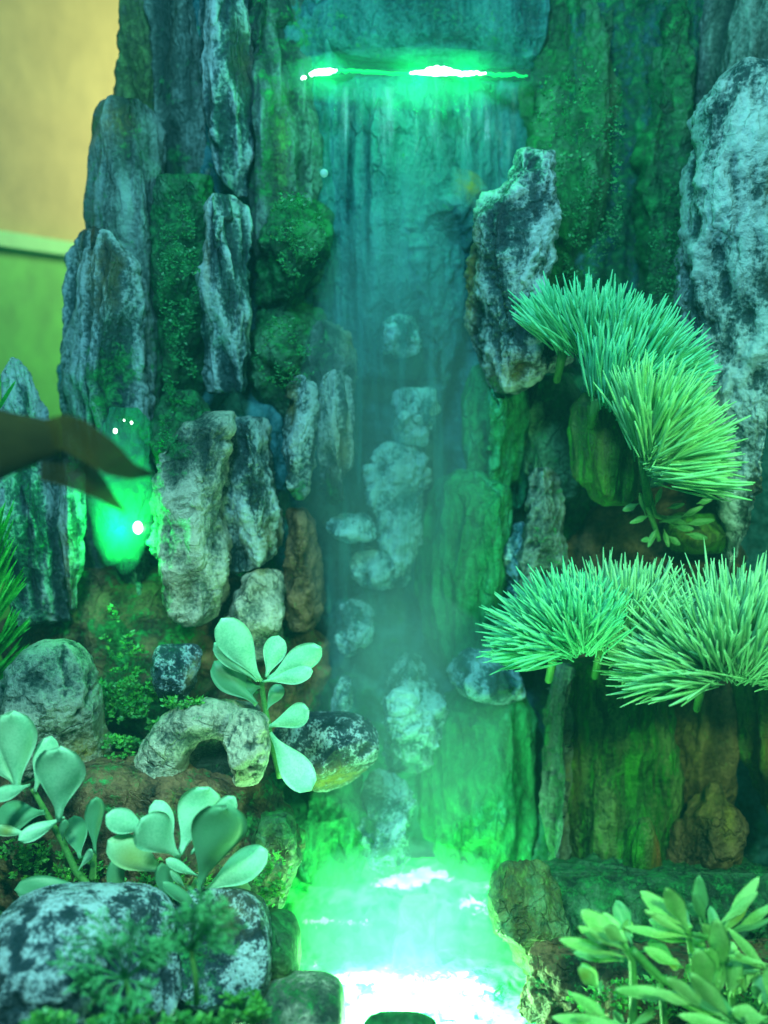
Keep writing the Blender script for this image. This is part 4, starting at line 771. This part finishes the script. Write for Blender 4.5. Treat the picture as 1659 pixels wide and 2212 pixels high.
# feathery fern
def fern(label, centre, Y, rays, foot, seed):
    rs = random.Random(seed); root = empty('feathery_fern', P(foot[0], foot[1], Y), label, 'fern'); c = P(*centre, Y)
    for (tx, ty) in rays:
        tp = P(tx, ty, Y - rs.uniform(0, .05)); d = tp - c; Ln = np.linalg.norm(d); parts = []
        mid = c + d * .5 + np.array([0, 0, .06 * Ln]); parts.append(tube([c, mid, tp], [.0018, .0014, .001], 5))
        for k in range(11):
            t = 0.45 + 0.55 * k / 10; q = c + d * t + np.array([0, 0, .2 * Ln * t * (1 - t)])
            for sg in (-1, 1):
                sd = np.array([-d[2], 0, d[0]]) / Ln * sg; e = q + sd * rs.uniform(.010, .022) * (1.15 - .3 * t) + d / Ln * .012 + np.array([0, rs.uniform(-.01, .01), 0])
                parts.append(tube([q, e], [.0009, .0013], 4))
                for m_ in range(2): parts.append(tube([e, e + np.array([rs.uniform(-.008, .008), rs.uniform(-.004, .004), rs.uniform(-.004, .010)])], [.0013, .0008], 4))
        v, f = join(parts); mesh('frond', v, f, M['fern'], root, {'warm': np.zeros(len(v)), 'shade': np.full(len(v), rs.uniform(0, .3))})
    v, f = tube([P(*foot, Y), P((foot[0] + centre[0]) / 2 + 4, (foot[1] + centre[1]) / 2, Y), c], [.005, .0045, .004], 8); mesh('stem', v, f, M['stem'], root, {'warm': np.zeros(len(v)), 'shade': np.zeros(len(v))})
fern('feathery fern spraying out before the dark mottled foreground rock', c5(545, 1290), -0.74, [c5(*q) for q in ((345, 1105), (255, 1215), (420, 1030), (330, 1300), (400, 1370), (590, 1060), (690, 1200), (640, 1340), (480, 1450), (590, 1400), (500, 1130), (720, 1150))], c5(560, 1460), 41)
fern('taller feathery fern in front of the rounded mottled foreground rock', c5(825, 1165), -0.70, [c5(*q) for q in ((870, 925), (610, 1195), (980, 990), (1010, 1060), (990, 1150), (760, 1000), (700, 1110), (900, 1080), (680, 1170), (940, 960), (840, 990), (760, 1130))], c5(850, 1400), 42)

# moss and ground cover
def moss(name, label, patches, seed, mat='mossleaf', size=.006):
    rs = np.random.RandomState(seed); V = []; Fc = []; sh = []
    for (x, y, rx, ry, Y, n) in patches:
        for i in range(n):
            a = rs.uniform(0, 2 * math.pi); q = math.sqrt(rs.rand()); dx, dy = rx * q * math.cos(a), ry * q * math.sin(a)
            nn = noise(np.array([[(x + dx) * .03, (y + dy) * .03, seed * 1.7]]))[0]
            if nn < -0.12: continue
            c = P(x + dx, y + dy, Y - .05 * math.sqrt(max(0, 1 - q * q)) - rs.uniform(0, .02)); 
            for k in range(2):
                d = rs.normal(size=3); d[2] = abs(d[2]) * .6; d /= np.linalg.norm(d); w_ = np.cross(d, rs.normal(size=3)); w_ /= np.linalg.norm(w_)
                s_ = size * rs.uniform(.6, 1.5); o = len(V); V += [c - w_ * s_ * .3, c + d * s_ * .6 - w_ * s_ * .45, c + d * s_ * 1.5, c + d * s_ * .6 + w_ * s_ * .45]; Fc.append((o, o + 1, o + 2, o + 3)); sh += [rs.rand() * .6] * 4
    o = mesh(name, V, Fc, M[mat], None, {'warm': np.zeros(len(V)), 'shade': np.array(sh)}); tag(o, label, 'moss', None, 'stuff'); return o
moss('moss', 'bright green moss between the boulder and the arched rock', [(275, 1500, 70, 60, -.06, 900), (290, 1570, 60, 70, -.10, 700), (255, 1640, 40, 70, -.16, 400), (400, 1520, 50, 16, -.2, 160), (240, 1350, 30, 40, 0.0, 120), (275, 1400, 40, 40, 0, 150)], 51)
moss('moss', 'yellow green moss along the bottom left edge', [(480, 2190, 100, 40, -.66, 900), (360, 2210, 80, 30, -.72, 500), (240, 2215, 60, 20, -.72, 250), (100, 2205, 60, 20, -.76, 200), (540, 2170, 30, 30, -.62, 160)], 52)
moss('moss', 'dim moss in the shade under the broad leaves', [(130, 1880, 120, 40, -.30, 500), (60, 1840, 60, 30, -.30, 220), (350, 1900, 120, 50, -.32, 500), (590, 1900, 40, 60, -.34, 300)], 53)
moss('moss', 'dark green moss at the bottom right under the pointed leaves', [(1440, 2160, 220, 50, -.46, 700), (1580, 2190, 90, 50, -.48, 300)], 54)
moss('moss', 'hanging moss on the columns left of the falls', [(385, 600, 45, 180, .08, 900), (385, 820, 45, 60, .08, 300), (640, 500, 60, 100, .08, 700), (620, 760, 70, 80, .08, 600), (380, 950, 45, 60, -.02, 350)], 55, 'mossdeep', size=.0045)
moss('moss', 'moss on the wide columns right of the falls', [(1240, 480, 80, 140, .14, 800), (1450, 600, 50, 200, .14, 800), (1240, 250, 90, 120, .14, 400), (1330, 350, 20, 200, .14, 250)], 56, 'mossdeep', size=.0045)

# fish at the left edge
M['fishm'] = flat('fish_skin', (0.010, 0.009, 0.002), 0.9, 22, 0.4)
M['finm'] = flat('fin_membrane', (0.018, 0.015, 0.002), 0.9, 18, 0.4, alpha=0.74)
for k_ in ('fishm', 'finm'): M[k_].node_tree.nodes['Principled BSDF'].inputs['Specular IOR Level'].default_value = 0.08
def fish(Y=-0.75):
    rows = []
    root = empty('fish', P(-120, 970, Y), 'dark brown fish entering at the left edge, its forked tail pointing right', 'fish')
    xs = [-620, -590, -540, -440, -320, -200, -100, -20, 40, 90, 125]; cyl = [985, 985, 984, 982, 980, 976, 970, 962, 955, 950, 948]; hh = [4, 30, 62, 105, 128, 125, 108, 84, 62, 46, 36]
    xx = np.linspace(-620, 125, 70); cc = np.interp(xx, xs, cyl); h_ = np.interp(xx, xs, hh); n = 28; V = []; Fc = []
    for i, x in enumerate(xx):
        c = P(x, cc[i], Y); u = unit(x, cc[i], Y)
        for k in range(n):
            a = 2 * math.pi * k / n; V.append(c + np.array([0, math.cos(a) * h_[i] * .42 * u, math.sin(a) * h_[i] * u]))
    for i in range(len(xx) - 1):
        for k in range(n): k2 = (k + 1) % n; Fc.append((i * n + k, i * n + k2, (i + 1) * n + k2, (i + 1) * n + k))
    Fc.append(tuple(range(n))[::-1]); Fc.append(tuple((len(xx) - 1) * n + k for k in range(n)))
    mesh('body', V, Fc, M['fishm'], root)
    # tail: two lobes, each a thin curved fin with rays
    def fin(name, up, lo, bulge, th=.0035):
        nu, nv = 40, 14; V = []
        U = np.linspace(0, 1, nu)
        ux = np.interp(U, np.linspace(0, 1, len(up)), [p[0] for p in up]); uy = np.interp(U, np.linspace(0, 1, len(up)), [p[1] for p in up])
        lx = np.interp(U, np.linspace(0, 1, len(lo)), [p[0] for p in lo]); ly = np.interp(U, np.linspace(0, 1, len(lo)), [p[1] for p in lo])
        for sg in (-1, 1):
            for i in range(nu):
                for j in range(nv):
                    v = j / (nv - 1); x = ux[i] * (1 - v) + lx[i] * v; y = uy[i] * (1 - v) + ly[i] * v
                    p = P(x, y, Y); p[1] += bulge * math.sin(math.pi * U[i]) + .0012 * math.sin(v * 30) * U[i] + sg * th * (1 - U[i] * .7) * math.sin(math.pi * min(.98, max(.02, v))) ** .5; V.append(p)
        m = nu * nv; Fc = []
        for i in range(nu - 1):
            for j in range(nv - 1):
                a = i * nv + j; q = (a, a + 1, a + nv + 1, a + nv); Fc.append(q); Fc.append(tuple(t + m for t in q)[::-1])
            for j in (0, nv - 1): a = i * nv + j; Fc.append((a, a + nv, a + nv + m, a + m))
        mesh(name, V, Fc, M['finm'], root)
    fin('tail_fin', [(95, 906), (150, 893), (200, 905), (262, 952), (300, 1000), (336, 1022)], [(95, 962), (150, 970), (200, 992), (240, 1018), (290, 1032), (338, 1026)], -.03)
    fin('tail_fin', [(95, 950), (140, 968), (180, 996), (215, 1035), (245, 1078), (272, 1104)], [(85, 1036), (110, 1046), (150, 1062), (195, 1078), (235, 1096), (273, 1107)], .02)
    fin('dorsal_fin', [(-330, 860), (-250, 800), (-150, 820), (-60, 850), (-10, 880)], [(-330, 880), (-250, 870), (-150, 880), (-60, 890), (-10, 895)], 0)
fish()
# air bubble
M['bubble'] = flat('bubble_film', (0.6, 0.9, 0.9), 0.05, 10, 0.02, alpha=0.45)
v, f = ball(P(700, 374, -0.05), 0.0085); tag(mesh('air_bubble', v, f, M['bubble']), 'single shiny air bubble at the left side of the falls', 'bubble', None, 'thing')
def haze():
    v = [(x, y, z) for z in (-2.6, 1.9) for (x, y) in ((-2.6, -2.8), (2.4, -2.8), (2.4, 4.8), (-2.6, 4.8))]
    f = [(3, 2, 1, 0), (4, 5, 6, 7), (0, 1, 5, 4), (1, 2, 6, 5), (2, 3, 7, 6), (3, 0, 4, 7)]
    m, nt, N, L, B = newmat('haze'); N.remove(B)
    pv = N.new('ShaderNodeVolumePrincipled'); pv.inputs['Density'].default_value = 0.02; pv.inputs['Color'].default_value = (0.15, 0.85, 0.85, 1)
    L.new(pv.outputs[0], N['Material Output'].inputs['Volume'])
    o = mesh('haze', v, f, m, smooth=False); tag(o, kind='stuff')
haze()

def mist_and_bloom(label, pts, dens):
    m, nt, N, L, B = newmat('mist_and_bloom'); N.remove(B)
    pv = N.new('ShaderNodeVolumePrincipled'); pv.inputs['Density'].default_value = dens; pv.inputs['Color'].default_value = (0.42, 0.88, 1.0, 1)
    L.new(pv.outputs[0], N['Material Output'].inputs['Volume'])
    (x, y, rx, ry, Y, rY) = pts; c = P(x, y, Y); u = unit(x, y, Y)
    v, f = ball((0, 0, 0), 1.0, n=28); f = [q[::-1] for q in f]; v = np.array(v); k = 1 + .22 * fbm(v * 1.6 + x, 3)[:, None]; v = v * k * np.array([rx * u, rY, ry * u]) + c
    tag(mesh('mist_and_bloom', v, f, m), label, None, None, 'stuff')
mist_and_bloom('thin blue green mist hanging before the falls', (850, 980, 210, 560, 0.03, 0.13), 1.7)
mist_and_bloom('pale mist rising over the lower falls', (880, 1560, 230, 300, -0.05, 0.13), 1.7)
mist_and_bloom('pale added haze for the bloom over the bright pool', (880, 2010, 260, 190, -0.22, 0.15), 2.2)  # volume added to spread the pool glow into a bloom

mist_and_bloom('added green lit haze for the bloom of the slit above the falls', (890, 172, 300, 62, 0.06, 0.07), 1.5)  # volume added to imitate bloom around the strip lamp
mist_and_bloom('added green lit haze for the bloom in the niche behind the fish tail', (258, 1070, 72, 165, -0.085, 0.05), 4.0)  # volume added to imitate bloom around the niche lamp
